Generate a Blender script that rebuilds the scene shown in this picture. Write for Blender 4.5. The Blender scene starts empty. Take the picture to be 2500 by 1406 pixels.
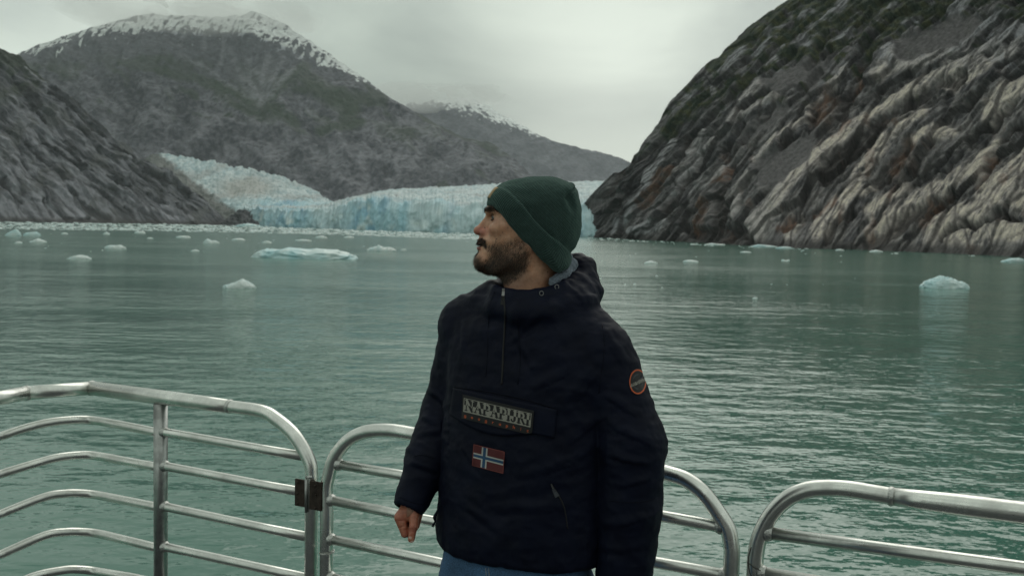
import bpy, math, random
import numpy as np
from mathutils import Vector, Matrix
from mathutils.bvhtree import BVHTree

S = bpy.context.scene
COL = S.collection

# ------------------------------------------------------------------ camera
FPX = 2400.0                       # focal length in photograph pixels (2500 wide)
CAMZ = 6.0
PITCH = math.atan((703 - 556) / FPX)
ROLL = math.radians(1.2)
fwd = np.array([0, math.cos(PITCH), -math.sin(PITCH)])
r0 = np.array([1.0, 0, 0]); u0 = np.array([0, math.sin(PITCH), math.cos(PITCH)])
RT = math.cos(ROLL) * r0 + math.sin(ROLL) * u0
UP = -math.sin(ROLL) * r0 + math.cos(ROLL) * u0
cam_d = bpy.data.cameras.new('camera'); cam = bpy.data.objects.new('camera', cam_d); COL.objects.link(cam)
cam.matrix_world = Matrix(((RT[0], UP[0], -fwd[0], 0), (RT[1], UP[1], -fwd[1], 0), (RT[2], UP[2], -fwd[2], CAMZ), (0, 0, 0, 1)))
cam_d.sensor_width = 36; cam_d.lens = 36 * FPX / 2500
cam_d.clip_start = 0.05; cam_d.clip_end = 60000
cam_d.dof.use_dof = True; cam_d.dof.focus_distance = 2.45; cam_d.dof.aperture_fstop = 9.0
S.camera = cam

# ------------------------------------------------------------------ light
SUN_EL, SUN_AZ = math.radians(42), math.radians(14)      # azimuth from +Y towards +X
w = bpy.data.worlds.new('World'); S.world = w; w.use_nodes = True
nt = w.node_tree; nt.nodes.clear()
def N(t, kind, **kw):
    n = t.nodes.new(kind)
    for k, v in kw.items(): setattr(n, k, v)
    return n
out = N(nt, 'ShaderNodeOutputWorld'); bg = N(nt, 'ShaderNodeBackground'); bg.inputs[1].default_value = 0.1
sky = N(nt, 'ShaderNodeTexSky', sky_type='NISHITA', sun_disc=False)
sky.sun_elevation = SUN_EL; sky.sun_rotation = SUN_AZ
tc = N(nt, 'ShaderNodeTexCoord')
mp = N(nt, 'ShaderNodeMapping'); mp.inputs['Scale'].default_value = (1.9, 1.9, 4.2)
nz = N(nt, 'ShaderNodeTexNoise'); nz.inputs['Scale'].default_value = 1.5; nz.inputs['Detail'].default_value = 5; nz.inputs['Roughness'].default_value = 0.5
nz.inputs['Distortion'].default_value = 0.4
nt.links.new(tc.outputs['Generated'], mp.inputs[0]); nt.links.new(mp.outputs[0], nz.inputs['Vector'])
rp = N(nt, 'ShaderNodeValToRGB')
rp.color_ramp.elements[0].position = 0.36; rp.color_ramp.elements[0].color = (3.9, 4.35, 4.0, 1)
rp.color_ramp.elements[1].position = 0.62; rp.color_ramp.elements[1].color = (6.8, 7.5, 6.6, 1)
nt.links.new(nz.outputs[0], rp.inputs[0])
# thin, bright break in the overcast low over the far end of the fjord
def glow(px, py, power, gain, col):
    d = fwd * FPX + RT * (px - 1250) + UP * (703 - py); d = d / np.linalg.norm(d)
    dp = N(nt, 'ShaderNodeVectorMath', operation='DOT_PRODUCT'); dp.inputs[1].default_value = tuple(d)
    nm = N(nt, 'ShaderNodeVectorMath', operation='NORMALIZE'); nt.links.new(tc.outputs['Generated'], nm.inputs[0]); nt.links.new(nm.outputs[0], dp.inputs[0])
    mx = N(nt, 'ShaderNodeMath', operation='MAXIMUM'); mx.inputs[1].default_value = 0; nt.links.new(dp.outputs['Value'], mx.inputs[0])
    pw = N(nt, 'ShaderNodeMath', operation='POWER'); pw.inputs[1].default_value = power; nt.links.new(mx.outputs[0], pw.inputs[0])
    sc = N(nt, 'ShaderNodeVectorMath', operation='SCALE'); sc.inputs[0].default_value = tuple(c * gain for c in col)
    nt.links.new(pw.outputs[0], sc.inputs['Scale'])
    return sc.outputs[0]
acc = rp.outputs[0]
for g in (glow(1460, 320, 70, 3.0, (1, 1, .86)), glow(0, 20, 60, 1.6, (.9, 1.0, .86)), glow(860, 150, 90, -1.5, (1, 1, .95)), glow(1150, 330, 260, -1.2, (1, 1, .95))):
    ad = N(nt, 'ShaderNodeVectorMath', operation='ADD'); nt.links.new(acc, ad.inputs[0]); nt.links.new(g, ad.inputs[1]); acc = ad.outputs[0]
mixw = N(nt, 'ShaderNodeMixRGB'); mixw.inputs[0].default_value = 0.94
nt.links.new(sky.outputs[0], mixw.inputs[1]); nt.links.new(acc, mixw.inputs[2])
nt.links.new(mixw.outputs[0], bg.inputs[0]); nt.links.new(bg.outputs[0], out.inputs[0])

sd = bpy.data.lights.new('sun', 'SUN'); so = bpy.data.objects.new('sun', sd); COL.objects.link(so)
sd.energy = 0.9; sd.angle = math.radians(55); sd.color = (1, .97, .9)
sdir = Vector((math.sin(SUN_AZ) * math.cos(SUN_EL), math.cos(SUN_AZ) * math.cos(SUN_EL), math.sin(SUN_EL)))
so.rotation_euler = sdir.to_track_quat('Z', 'Y').to_euler(); so.location = (0, 0, 60)

S.view_settings.view_transform = 'Standard'; S.view_settings.look = 'None'
S.view_settings.exposure = 0; S.view_settings.gamma = 1
S.render.engine = 'CYCLES'
S.cycles.volume_bounces = 1
S.cycles.max_bounces = 6

# ------------------------------------------------------------------ helpers
def hor(px): return 556 + math.tan(ROLL) * (px - 1250)
def ray(px, py):
    return fwd[:, None] * FPX + RT[:, None] * (np.atleast_1d(px) - 1250.0) + UP[:, None] * (703.0 - np.atleast_1d(py))
def at_y(px, py, Y):               # world point of a picture point at depth Y
    d = ray(px, py); p = (d * (np.asarray(Y) / d[1])).T; p = p + np.array([0, 0, CAMZ])
    return p
def at_z(px, py, z):
    d = ray(px, py); t = (z - CAMZ) / d[2]; return (d * t).T + np.array([0, 0, CAMZ])

def tag(o, label=None, cat=None, group=None, kind=None):
    if label: o['label'] = label
    if cat: o['category'] = cat
    if group: o['group'] = group
    if kind: o['kind'] = kind
    return o
def empty(name, loc=(0, 0, 0)):
    o = bpy.data.objects.new(name, None); COL.objects.link(o); o.location = loc; o.empty_display_size = .1
    return o
def link(name, me, mats, parent=None):
    o = bpy.data.objects.new(name, me); COL.objects.link(o)
    for m in (mats if isinstance(mats, (list, tuple)) else [mats]): me.materials.append(m)
    if parent is not None:
        o.parent = parent; o.matrix_parent_inverse = Matrix.Translation(parent.location).inverted() if parent.type == 'EMPTY' else Matrix()
    return o
def mesh(name, V, F, smooth=True, col=None, mi=None):
    me = bpy.data.meshes.new(name)
    V = np.asarray(V, dtype=np.float32)
    if isinstance(F, np.ndarray):
        k = F.shape[1]
        me.vertices.add(len(V)); me.vertices.foreach_set('co', V.ravel())
        me.loops.add(F.size); me.loops.foreach_set('vertex_index', F.astype(np.int32).ravel())
        me.polygons.add(len(F)); me.polygons.foreach_set('loop_start', (np.arange(len(F)) * k).astype(np.int32))
        me.update(calc_edges=True)
    else:
        me.from_pydata(V.tolist(), [], F)
    if smooth: me.polygons.foreach_set('use_smooth', np.ones(len(me.polygons), dtype=bool))
    if mi is not None: me.polygons.foreach_set('material_index', np.asarray(mi, dtype=np.int32))
    if col is not None:
        a = me.color_attributes.new('Col', 'FLOAT_COLOR', 'POINT')
        c = np.ones((len(V), 4), dtype=np.float32); c[:, :3] = col; a.data.foreach_set('color', c.ravel())
    me.validate(); me.update()
    return me

# --- noise
def _perm(seed):
    r = np.random.RandomState(seed); p = r.permutation(256); return np.concatenate([p, p, p])
def perlin(x, y, z=0.0, seed=0):
    x, y, z = np.broadcast_arrays(np.asarray(x, np.float32), np.asarray(y, np.float32), np.asarray(z, np.float32))
    p = _perm(seed)
    r = np.random.RandomState(seed + 99); G = r.normal(size=(256, 3)).astype(np.float32); G /= np.linalg.norm(G, axis=1)[:, None]
    xi = np.floor(x).astype(np.int64); yi = np.floor(y).astype(np.int64); zi = np.floor(z).astype(np.int64)
    xf = x - xi; yf = y - yi; zf = z - zi; xi &= 255; yi &= 255; zi &= 255
    f = lambda t: t * t * t * (t * (t * 6 - 15) + 10)
    u, v, w_ = f(xf), f(yf), f(zf); res = 0
    for dx in (0, 1):
        wx = u if dx else 1 - u
        for dy in (0, 1):
            wy = v if dy else 1 - v
            for dz in (0, 1):
                h = p[p[p[xi + dx] + yi + dy] + zi + dz]; g = G[h]
                res = res + wx * wy * (w_ if dz else 1 - w_) * (g[..., 0] * (xf - dx) + g[..., 1] * (yf - dy) + g[..., 2] * (zf - dz))
    return res * 1.5
def fbm(x, y, z=0.0, o=4, seed=0, gain=.5, lac=2.03):
    a, t, n = 1.0, 0, 0.0
    for i in range(o):
        t = t + a * perlin(np.asarray(x) * lac ** i, np.asarray(y) * lac ** i, np.asarray(z) * lac ** i, seed + i * 7); n += a; a *= gain
    return t / n
def ridged(x, y, z=0.0, o=4, seed=0, gain=.5, lac=2.1):
    a, t, n = 1.0, 0, 0.0
    for i in range(o):
        t = t + a * (1 - 2 * np.abs(perlin(np.asarray(x) * lac ** i, np.asarray(y) * lac ** i, np.asarray(z) * lac ** i, seed + i * 7))); n += a; a *= gain
    return t / n
def sstep(a, b, x):
    t = np.clip((x - a) / (b - a), 0, 1); return t * t * (3 - 2 * t)
def mixc(a, b, t):
    t = np.asarray(t)[..., None]; return np.asarray(a) * (1 - t) + np.asarray(b) * t

# --- materials
def pmat(name, color=(.5, .5, .5), rough=.6, metal=0., spec=.5):
    m = bpy.data.materials.new(name); m.use_nodes = True
    b = m.node_tree.nodes['Principled BSDF']
    b.inputs['Base Color'].default_value = (*color, 1); b.inputs['Roughness'].default_value = rough
    b.inputs['Metallic'].default_value = metal; b.inputs['Specular IOR Level'].default_value = spec
    return m, m.node_tree, b
def noise_node(t, scale, detail=4, coord='Object', scl=None, rough=.55):
    c = N(t, 'ShaderNodeTexCoord'); n = N(t, 'ShaderNodeTexNoise'); n.inputs['Scale'].default_value = scale
    n.inputs['Detail'].default_value = detail; n.inputs['Roughness'].default_value = rough
    m = N(t, 'ShaderNodeMapping')
    if scl: m.inputs['Scale'].default_value = scl
    t.links.new(c.outputs[coord], m.inputs[0]); t.links.new(m.outputs[0], n.inputs['Vector'])
    return n
def mapr(t, src, a, b, c, d):
    n = N(t, 'ShaderNodeMapRange'); 
    for i, v in enumerate((a, b, c, d)): n.inputs[i + 1].default_value = v
    t.links.new(src, n.inputs[0]); return n.outputs[0]
def add_bump(t, b, src, strength, dist):
    n = N(t, 'ShaderNodeBump'); n.inputs['Strength'].default_value = strength; n.inputs['Distance'].default_value = dist
    t.links.new(src, n.inputs['Height']); t.links.new(n.outputs[0], b.inputs['Normal']); return n
def vary(t, b, base_socket_or_color, src, lo, hi):
    m = N(t, 'ShaderNodeMixRGB', blend_type='MULTIPLY'); m.inputs[0].default_value = 1
    if isinstance(base_socket_or_color, tuple): m.inputs[1].default_value = (*base_socket_or_color, 1)
    else: t.links.new(base_socket_or_color, m.inputs[1])
    g = mapr(t, src, .3, .7, lo, hi); t.links.new(g, m.inputs[2]); t.links.new(m.outputs[0], b.inputs['Base Color']); return m

def vcol_mat(name, rough=.9, nscale=.2, lo=.7, hi=1.3, bump=(0.6, 1.0), spec=.3, scl=None):
    m, t, b = pmat(name, rough=rough, spec=spec)
    a = N(t, 'ShaderNodeVertexColor'); a.layer_name = 'Col'
    n = noise_node(t, nscale, 6, rough=.65, scl=scl); vary(t, b, a.outputs[0], n.outputs[0], lo, hi)
    add_bump(t, b, n.outputs[0], bump[0], bump[1])
    return m
M_rock = vcol_mat('rock', nscale=.35, lo=.6, hi=1.4, bump=(.8, 1.5))
M_rockfar = vcol_mat('far_rock', nscale=.05, lo=.65, hi=1.35, bump=(.8, 9))
M_ice = vcol_mat('glacier_ice', rough=.6, nscale=.12, lo=.85, hi=1.12, bump=(.5, 2), spec=.4)

# ------------------------------------------------------------------ terrain
def slope(name, cols, nu, nv, disp, paint, mat, q=1.0, back=.4, colseed=0, px_range=None):
    """Hillside between a foot line and a crest line, with a rear side; cols: px, foot depth, foot z, crest py, crest depth"""
    c = np.array(cols, float); nb = int(nv * .12)
    px = np.linspace(c[0, 0], c[-1, 0], nu)
    Yb, zb, pc, Yc = [np.interp(px, c[:, 0], c[:, i]) for i in (1, 2, 3, 4)]
    k = 9; ker = np.ones(k) / k
    sm = lambda a: np.convolve(np.pad(a, k // 2, mode='edge'), ker, 'valid')
    Yb, Yc = sm(Yb), sm(Yc)
    h = np.array([hor(p) for p in px])
    B = at_y(px, h, Yb); B[:, 2] = zb
    C = at_y(px, pc, Yc)
    v = np.concatenate([np.linspace(-.04, 1, nv), 1 + np.linspace(.01, 1, nb) ** 1.5 * back])
    vf = np.clip(v, -.1, 1); vb = np.clip(v - 1, 0, None)
    g = np.sign(vf) * np.abs(vf) ** q
    P = B[:, None, :] * (1 - g)[None, :, None] + C[:, None, :] * g[None, :, None]
    P[..., 2] = zb[:, None] + (C[:, 2] - zb)[:, None] * vf[None]
    dirv = (C - B); dirv[:, 2] = 0
    P[..., :2] += dirv[:, None, :2] * vb[None, :, None] * 1.0
    P[..., 2] -= (C[:, 2])[:, None] * (vb[None] / back) ** 1.3 * .9
    # picture-like parameters of the sheet (only used to place its features)
    X = np.repeat(px[:, None], len(v), 1)
    foot = h + FPX * (CAMZ - zb) / Yb
    Z = foot[:, None] + (pc - foot)[:, None] * v[None]
    mpp = (P[..., 1]) / FPX
    du = np.gradient(P, axis=0); dv = np.gradient(P, axis=1)
    n = np.cross(dv, du); n /= np.linalg.norm(n, axis=2)[..., None] + 1e-9
    n[n[..., 1] > 0.2] *= 1
    fl = np.where((n[..., 2] < 0), -1, 1)[..., None]; n = n * fl
    d, info = disp(X, Z, P)
    P2 = P + n * (d * mpp)[..., None]
    colr = paint(X, Z, P2, d, info) ; colr = np.where(colr.max(-1, keepdims=True) < .45, colr * np.array([.97, .97, 1.06]), colr)
    nU, nV = X.shape
    idx = np.arange(nU * nV).reshape(nU, nV)
    F = np.stack([idx[:-1, :-1], idx[1:, :-1], idx[1:, 1:], idx[:-1, 1:]], -1).reshape(-1, 4)
    me = mesh(name, P2.reshape(-1, 3), F, True, col=colr.reshape(-1, 3))
    return link(name, me, mat)

def strata(X, Z, ang, seed, p0=90., warp=30.):
    """layered slabs: smooth tilted faces ended by steep undercut steps"""
    a = math.radians(ang)
    wx = fbm(X / 260, Z / 260, 1.3, 3, seed) * warp * 2; wz = fbm(X / 260, Z / 260, 7.7, 3, seed + 3) * warp * 2
    x, z = X + wx, -Z + wz
    s = x * math.cos(a) + z * math.sin(a); t = -x * math.sin(a) + z * math.cos(a)
    D = 0; E = 0
    for i, (per, amp, st) in enumerate(((p0, 20, 4.0), (p0 * .42, 8.5, 4.5), (p0 * .18, 3.6, 5), (p0 * .08, 1.4, 5))):
        ph = t / per + .9 * fbm(s / (per * st), t / (per * 2.2), 3.1 * i, 2, seed + 11 * i) + i * .37
        fr = ph - np.floor(ph)
        saw = np.where(fr < .8, fr / .8, (1 - fr) / .2)           # slow rise, sudden drop
        msk = .35 + .65 * sstep(-.25, .3, fbm(s / (per * 3), t / (per * 1.5), 9 + i, 2, seed + 31 + i))
        D = D + (saw - .5) * amp * msk
        if i < 3: E = E + (saw - .5) * (.5, .3, .2)[i]
        D = D + ridged(s / (per * 4.5), t / (per * .7), i * 1.7, 2, seed + 5 + i) * amp * .38
    return D, E, s, t

# right cliff
YS = lambda px, py: float(at_z(px, py, 0)[0][1])
def worley(x, y, seed):
    """nearest and second nearest cell, and three random numbers of the nearest cell"""
    xi, yi = np.floor(x).astype(int), np.floor(y).astype(int); T = np.random.RandomState(seed).rand(4096, 5).astype(np.float32)
    F1 = np.full(x.shape, 9., np.float32); F2 = F1.copy(); R1 = np.zeros(x.shape + (5,), np.float32)
    for dx in (-1, 0, 1):
        for dy in (-1, 0, 1):
            cx, cy = xi + dx, yi + dy; h = ((cx * 73856093) ^ (cy * 19349663) ^ (seed * 83492791)) & 4095; q = T[h]
            ox, oy = cx + q[..., 0] - x, cy + q[..., 1] - y; d = np.abs(ox) * .55 + np.sqrt(ox * ox + oy * oy) * .6; nw = d < F1
            F2 = np.where(nw, F1, np.minimum(F2, d)); R1 = np.where(nw[..., None], np.concatenate([q[..., 2:], ox[..., None], oy[..., None]], -1), R1); F1 = np.where(nw, d, F1)
    return F1, F2, R1
def facets(X, Z, ang, seed, scales):
    """broken slabs: tilted flat blocks of several sizes parted by cracks"""
    a = math.radians(ang); wx = fbm(X / 90, Z / 90, 3, 2, seed) * 9; wz = fbm(X / 90, Z / 90, 8, 2, seed + 2) * 9; x, z = X + wx, -Z + wz
    s = x * math.cos(a) + z * math.sin(a); t = -x * math.sin(a) + z * math.cos(a); D = 0; Lg = 0; crk = 0
    for i, (L, W_, amp) in enumerate(scales):
        js = fbm(X / (W_ * 2), Z / (W_ * 2), 1, 2, seed + 20 + i) * .25
        F1, F2, R = worley(s / L + js, t / W_ + js, seed + i); ck = sstep(.10, .0, F2 - F1)
        D = D + ((R[..., 0] - .5) * 1.1 + R[..., 4] * (1.5 + R[..., 1]) * .8 + R[..., 3] * (R[..., 2] - .5)) * amp - ck * amp * .35; Lg = Lg + (R[..., 1] - .5) * (.5, .32, .2, .12)[i]; crk = np.maximum(crk, ck * (.9, .7, .5, .3)[i])
    return D, Lg, crk
def seg_dist(X, Z, pts, w):
    """distance to a polyline in units of its half width (w may change along it)"""
    best = np.full(X.shape, 9.0, np.float32); w = np.broadcast_to(np.asarray(w, float), (len(pts),)) if np.ndim(w) == 0 else np.asarray(w, float)
    for i in range(len(pts) - 1):
        (x0, z0), (x1, z1) = pts[i], pts[i + 1]; dx, dz = x1 - x0, z1 - z0; L = dx * dx + dz * dz + 1e-6
        q = np.clip(((X - x0) * dx + (Z - z0) * dz) / L, 0, 1)
        best = np.minimum(best, np.hypot(X - x0 - q * dx, Z - z0 - q * dz) / (w[i] * (1 - q) + w[i + 1] * q))
    return best
def CP(*p): return [(1367 + p[i] / 1.986, p[i + 1] / 1.986) for i in range(0, len(p), 2)]
LIGHT = [(CP(1400,60,1330,170,1250,270,1190,350), 17), (CP(1220,50,1190,140), 17), (CP(1540,50,1510,150), 13), (CP(1640,100,1580,230), 8), (CP(1420,260,1330,360), 8),
  (CP(2080,80,1960,180,1910,260), 18), (CP(2230,40,2180,100), 16), (CP(2200,260,2080,320,1960,390), 11), (CP(1900,420,1800,470,1700,500,1600,500,1560,540), 15), (CP(1600,420,1640,490), 12),
  (CP(2260,350,2000,480,1800,560,1650,650,1480,760), 12), (CP(1480,760,1350,850,1200,950,1080,1040,950,1145), (13, 17, 20, 22, 20)), (CP(1770,740,1650,780,1570,860,1480,960,1380,1060,1260,1180), 15),
  (CP(1400,500,1310,570,1220,650,1150,740,1040,830,960,890), 6), (CP(2260,610,2150,680,2080,760), 15), (CP(2120,870,2040,960,1900,1010,1780,1050,1620,1130,1520,1180), 17), (CP(2290,900,2180,1020,2090,1070), 26),
  (CP(2300,1070,2100,1100,1950,1125,1800,1185), 18), (CP(2300,1190,1900,1200), 14), (CP(1530,1020,1420,1060,1300,1180), 9), (CP(2260,420,2130,520,1990,590,1880,610), 15), (CP(790,890,700,950,640,1010), 9), (CP(690,700,620,790), 8),
  (CP(540,700,480,800,420,900), 9), (CP(920,940,870,1010,820,1090), 8), (CP(350,1125,500,1105), 8), (CP(1030,210,960,330), 15), (CP(880,270,820,380), 16), (CP(740,470,760,520), 8), (CP(1060,600,950,640,850,700), 8),
  (CP(1100,330,1010,420), 10), (CP(1020,520,900,600), 9), (CP(470,860,380,1000,260,1130), 7), (CP(760,760,640,860,560,980), 7), (CP(1900,800,1800,830,1700,880), 11), (CP(2060,500,1960,540,1830,600), 10), (CP(1180,1130,1090,1190), 9), (CP(1700,1030,1600,1060,1500,1110), 9)]
DARK = [(CP(1290,290,1250,400,1210,450), 10), (CP(1500,430,1450,550,1400,640,1370,730), 14), (CP(1330,600,1250,650,1220,720), 17), (CP(1960,585,1850,600,1750,660,1620,740,1500,830,1400,900,1300,980), 15), (CP(1700,880,1620,960,1550,1010), 15),
  (CP(2260,800,2170,850,2110,920,2050,1020), 9), (CP(1900,1070,1750,1110,1600,1170,1500,1210), 11), (CP(1940,910,1830,960,1740,1000), 4), (CP(600,1110,700,1150,900,1170), 12), (CP(840,900,780,1000,760,1120), 11),
  (CP(1270,1090,1180,1130,1080,1160), 8), (CP(1200,780,1080,830), 6), (CP(350,790,250,930,130,1010), 12), (CP(2260,480,2150,570), 5), (CP(2080,640,1980,700), 6), (CP(1700,560,1500,640,1400,700), 5), (CP(560,620,480,700,380,800), 7),
  (CP(1130,560,1000,680,900,800), 9), (CP(700,820,600,930,520,1060), 7), (CP(1420,1120,1300,1200), 6), (CP(900,720,800,830), 6), (CP(2200,700,2080,790,1980,850), 7), (CP(1250,480,1160,600), 7), (CP(1600,1000,1500,1040), 5), (CP(2260,1150,2000,1160,1850,1200), 5)]
RUST = [(CP(1300,640,1260,720), 24), (CP(720,1030,670,1120), 12), (CP(1720,890,1650,970), 18), (CP(2110,930,2060,1010), 14), (CP(1880,1080,1800,1120), 12), (CP(530,850,440,960,400,1030), 8), (CP(1480,480,1430,600), 10), (CP(1400,790,1340,820), 10), (CP(820,900,740,960), 9), (CP(1120,1140,1050,1160), 8), (CP(1250,1130,1340,1080), 8)]
GREEN = [(CP(1700,50,1550,130,1350,230,1260,300), 24), (CP(1850,120,1980,40,2150,60), 30), (CP(1650,270,1560,360,1490,400), 16), (CP(1200,385,1060,365), 13), (CP(2230,150,2080,190), 20), (CP(1750,180,1600,250), 24), (CP(700,490,600,600,520,650), 15),
  (CP(1040,420,900,490,830,560), 8), (CP(1320,110,1180,210,1040,230), 15), (CP(1400,20,1300,60,1100,60), 20), (CP(2250,240,2200,250), 8), (CP(1900,200,1820,200), 16), (CP(1300,380,1420,330), 10), (CP(1000,250,880,210,800,300), 9), (CP(850,460,760,560,640,620), 10), (CP(420,700,380,760), 8)]
SCREE = [(CP(1700,410,1800,360,1960,310), 36), (CP(1010,950,1180,880), 34), (CP(1050,530,1230,470), 24), (CP(930,760,1060,700), 20), (CP(180,1000,300,960), 18)]
def cover(X, Z, L, wx, wz, soft=.35):
    m_ = 0
    for pts, wd in L:
        if min(p[0] for p in pts) - 60 > X.max() or max(p[0] for p in pts) + 60 < X.min(): continue
        m_ = np.maximum(m_, sstep(1 + soft, 1 - soft, seg_dist(X + wx, Z + wz, pts, wd)))
    return m_
def cliff_disp(X, Z, P):
    wx = fbm(X / 62, Z / 62, 1, 3, 901) * 20; wz = fbm(X / 62, Z / 62, 5, 3, 905) * 18
    D, E, s, t = strata(X, Z, 41, 4, 92, 12)
    Fd, Lg, crk = facets(X, Z, 42, 600, ((230, 42, 14), (120, 17, 7), (55, 7, 3)))
    edge_ = sstep(0, 70, Z - np.interp(X, [1395, 1480, 1600, 1750, 1960, 2100], [500, 441, 309, 141, -20, -90])); D = D * .5 + Fd * (.35 + .35 * edge_)
    Lm = cover(X, Z, LIGHT, wx, wz, .45); Dm = cover(X, Z, DARK, wx, wz, .5); Sm = cover(X, Z, SCREE, wx * 1.6, wz * 1.6, .2); Gm = cover(X, Z, GREEN, wx * 2, wz * 2, .5); Rm = cover(X, Z, RUST, wx * 1.5, wz * 1.5, .7)
    calm = 1 - .55 * Lm; calm = calm * (1 - .92 * Sm)
    D = D * .85 * calm + Lm * 6 - Dm * 19 - Sm * 3
    D = D + fbm(X / 160, Z / 160, 2, 3, 77) * 24 + fbm(s / 46, t / 20, 2, 4, 79) * 5 * (1 - .8 * Sm)
    D = D + fbm(s / 22, t / 5.5, 2, 3, 78) * 1.0 * (1 - .6 * Sm) + Gm * fbm(X / 6, Z / 5, 3, 3, 80) * 5
    fade = (.35 + .65 * sstep(0, 60, 610 - Z + 20)) * (.15 + .85 * sstep(1400, 1520, X)) * (.45 + .55 * edge_)
    return D * fade, (E, s, t, Lm, Dm, Sm, Gm, Rm, Lg, crk)
def cliff_paint(X, Z, P, D, info):
    E, s, t, Lm, Dm, scree, Gm, Rm, Lg, crk = info
    n0 = fbm(X / 55, Z / 42, 1, 5, 40); n1 = fbm(s / 70, t / 26, 1, 4, 41); n2 = fbm(s / 24, t / 8, 2, 4, 43); n3 = fbm(X / 90, Z / 90, 3, 4, 44); fine = fbm(s / 14, t / 4.5, 2, 3, 45)
    right = sstep(1480, 2150, X)
    c = mixc((.050, .049, .051), (.20, .19, .178), sstep(-.4, .4, n2 * .6 + .4 * n0 + .3 * fine + Lg))
    c = mixc(c, (.30, .28, .25), sstep(.05, .45, n1 + .5 * n2 + .35 * (right - .5) + .2 * fine) * sstep(200, 380, Z) * .7)
    lc = mixc((.29, .29, .285), (.54, .48, .41), right * sstep(150, 330, Z))
    c = mixc(c, lc, Lm * sstep(-.7, .0, n2 + .6 * n0 + .3 * fine + Lg * .8))
    c = mixc(c, (.30, .30, .30), sstep(.10, .35, n0 + .4 * n2) * (1 - sstep(230, 400, Z)) * .7)
    c = mixc(c, (.036, .033, .031), crk * (1 - scree) * .85)
    c = mixc(c, (.036, .030, .027), Dm * sstep(-.5, .1, .2 - n2) * .85)
    rust = np.maximum(Rm * sstep(-.35, .2, fbm(s / 20, t / 8, 3, 4, 53) + .1), .6 * sstep(.22, .42, fbm(X / 50, Z / 60, 5, 4, 52)) * sstep(300, 400, Z) * sstep(1600, 1850, X))
    c = mixc(c, (.19, .095, .052), rust * .6 * sstep(-.5, .2, fine + .1))
    c = mixc(c, mixc((.075, .070, .067), (.115, .108, .102), sstep(-.3, .3, fbm(X / 9, Z / 7, 1, 3, 60))), scree * .95)
    line = 290 - .16 * (X - 1500)
    vn = fbm(X / 34, Z / 26, 6, 5, 71)
    vg = np.maximum(Gm * sstep(-.35, .0, vn + .1), sstep(.03, .22, vn + (line - Z) / 600.) * sstep(420, 280, Z) * (1 - Lm * .8)) * (1 - scree * .9)
    vcol = mixc((.022, .036, .020), (.070, .075, .028), sstep(-.2, .4, fbm(X / 22, Z / 16, 9, 4, 74)))
    c = mixc(c, vcol, np.clip(vg, 0, 1) * .92)
    return mixc(c, (.040, .037, .034), sstep(5, 1, P[..., 2]) * .8)
right_cols = [(1395, 800, -3, 572, 815), (1410, YS(1410, 578), -3, 530, 795), (1425, YS(1425, 578.5), -3, 497, 790), (1480, YS(1480, 581), -3, 441, 760), (1530, YS(1530, 584), -3, 401, 745),
  (1560, YS(1560, 586), -3, 366, 735), (1600, YS(1600, 588), -3, 309, 730), (1650, YS(1650, 591), -3, 243, 728), (1700, YS(1700, 593), -3, 190, 725),
  (1750, YS(1750, 596), -3, 141, 722), (1800, YS(1800, 599), -3, 95, 718), (1850, YS(1850, 602), -3, 56, 712), (1900, YS(1900, 605), -3, 18, 705),
  (1960, YS(1960, 607), -3, -20, 695), (2100, YS(2100, 611), -3, -90, 665), (2300, YS(2300, 619), -3, -180, 600), (2500, YS(2500, 629), -3, -260, 530), (2700, YS(2700, 641), -3, -330, 470)]
o = slope('rocky_cliff', right_cols, 760, 400, cliff_disp, cliff_paint, M_rock, q=.9); tag(o, kind='structure')
def c2(X, Z, P): return fbm(X / 60, Z / 60, 2, 4, 7) * 25, None
def p2(X, Z, P, D, i): return mixc((.06, .06, .055), (.2, .19, .17), sstep(-.3, .3, fbm(X / 50, Z / 30, 1, 4, 5)))
o = slope('rocky_cliff', [(2701, YS(2700, 641), -3, -330, 470), (3300, 130, -3, -560, 330), (4600, 70, -3, -900, 240)], 90, 60, c2, p2, M_rock); tag(o, kind='structure')

# left hillside
def LP(*p): return [(p[i] / 2.778, 350 + p[i + 1] / 2.778) for i in range(0, len(p), 2)]
LDARK = [(LP(-40,50,0,80,60,140), 5), (LP(930,160,1000,210,1100,240,1200,280,1280,350), 5.5), (LP(510,400,600,480,740,530), 8), (LP(840,450,900,500), 5), (LP(700,270,860,330), 4), (LP(1200,430,1260,490), 5), (LP(290,430,350,510), 5), (LP(20,300,140,430), 5),
  (LP(500,130,540,170), 4), (LP(1270,430,1330,470), 4), (LP(620,320,760,400), 3.5), (LP(740,60,900,120), 4), (LP(130,0,330,200), 3), (LP(1000,360,1120,430), 4), (LP(430,520,600,528), 3), (LP(300,60,480,170,640,250), 3), (LP(1100,330,1260,410), 3.5), ([(120, 230), (190, 290), (260, 340)], 4), ([(30, 200), (70, 270), (120, 330)], 4), ([(200, 300), (280, 370), (330, 400)], 3)]
LLIGHT = [(LP(20,60,120,200,200,320), 13), (LP(330,280,560,510), 8), (LP(160,430,330,510), 13), (LP(490,310,640,420,760,520), 8), (LP(560,200,740,320,900,430,1200,520), 4), (LP(1100,430,1300,530), 5), (LP(900,130,1150,220), 5), (LP(1300,350,1540,540), 4), (LP(0,420,60,510), 12), (LP(380,90,520,230), 6),
  (LP(850,360,1000,480), 5), (LP(700,150,860,230), 5), ([(20, 260), (60, 330), (90, 370)], 9), ([(130, 300), (200, 360)], 6), ([(60, 170), (150, 260), (240, 330)], 4), ([(250, 350), (340, 420)], 5)]
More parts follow.
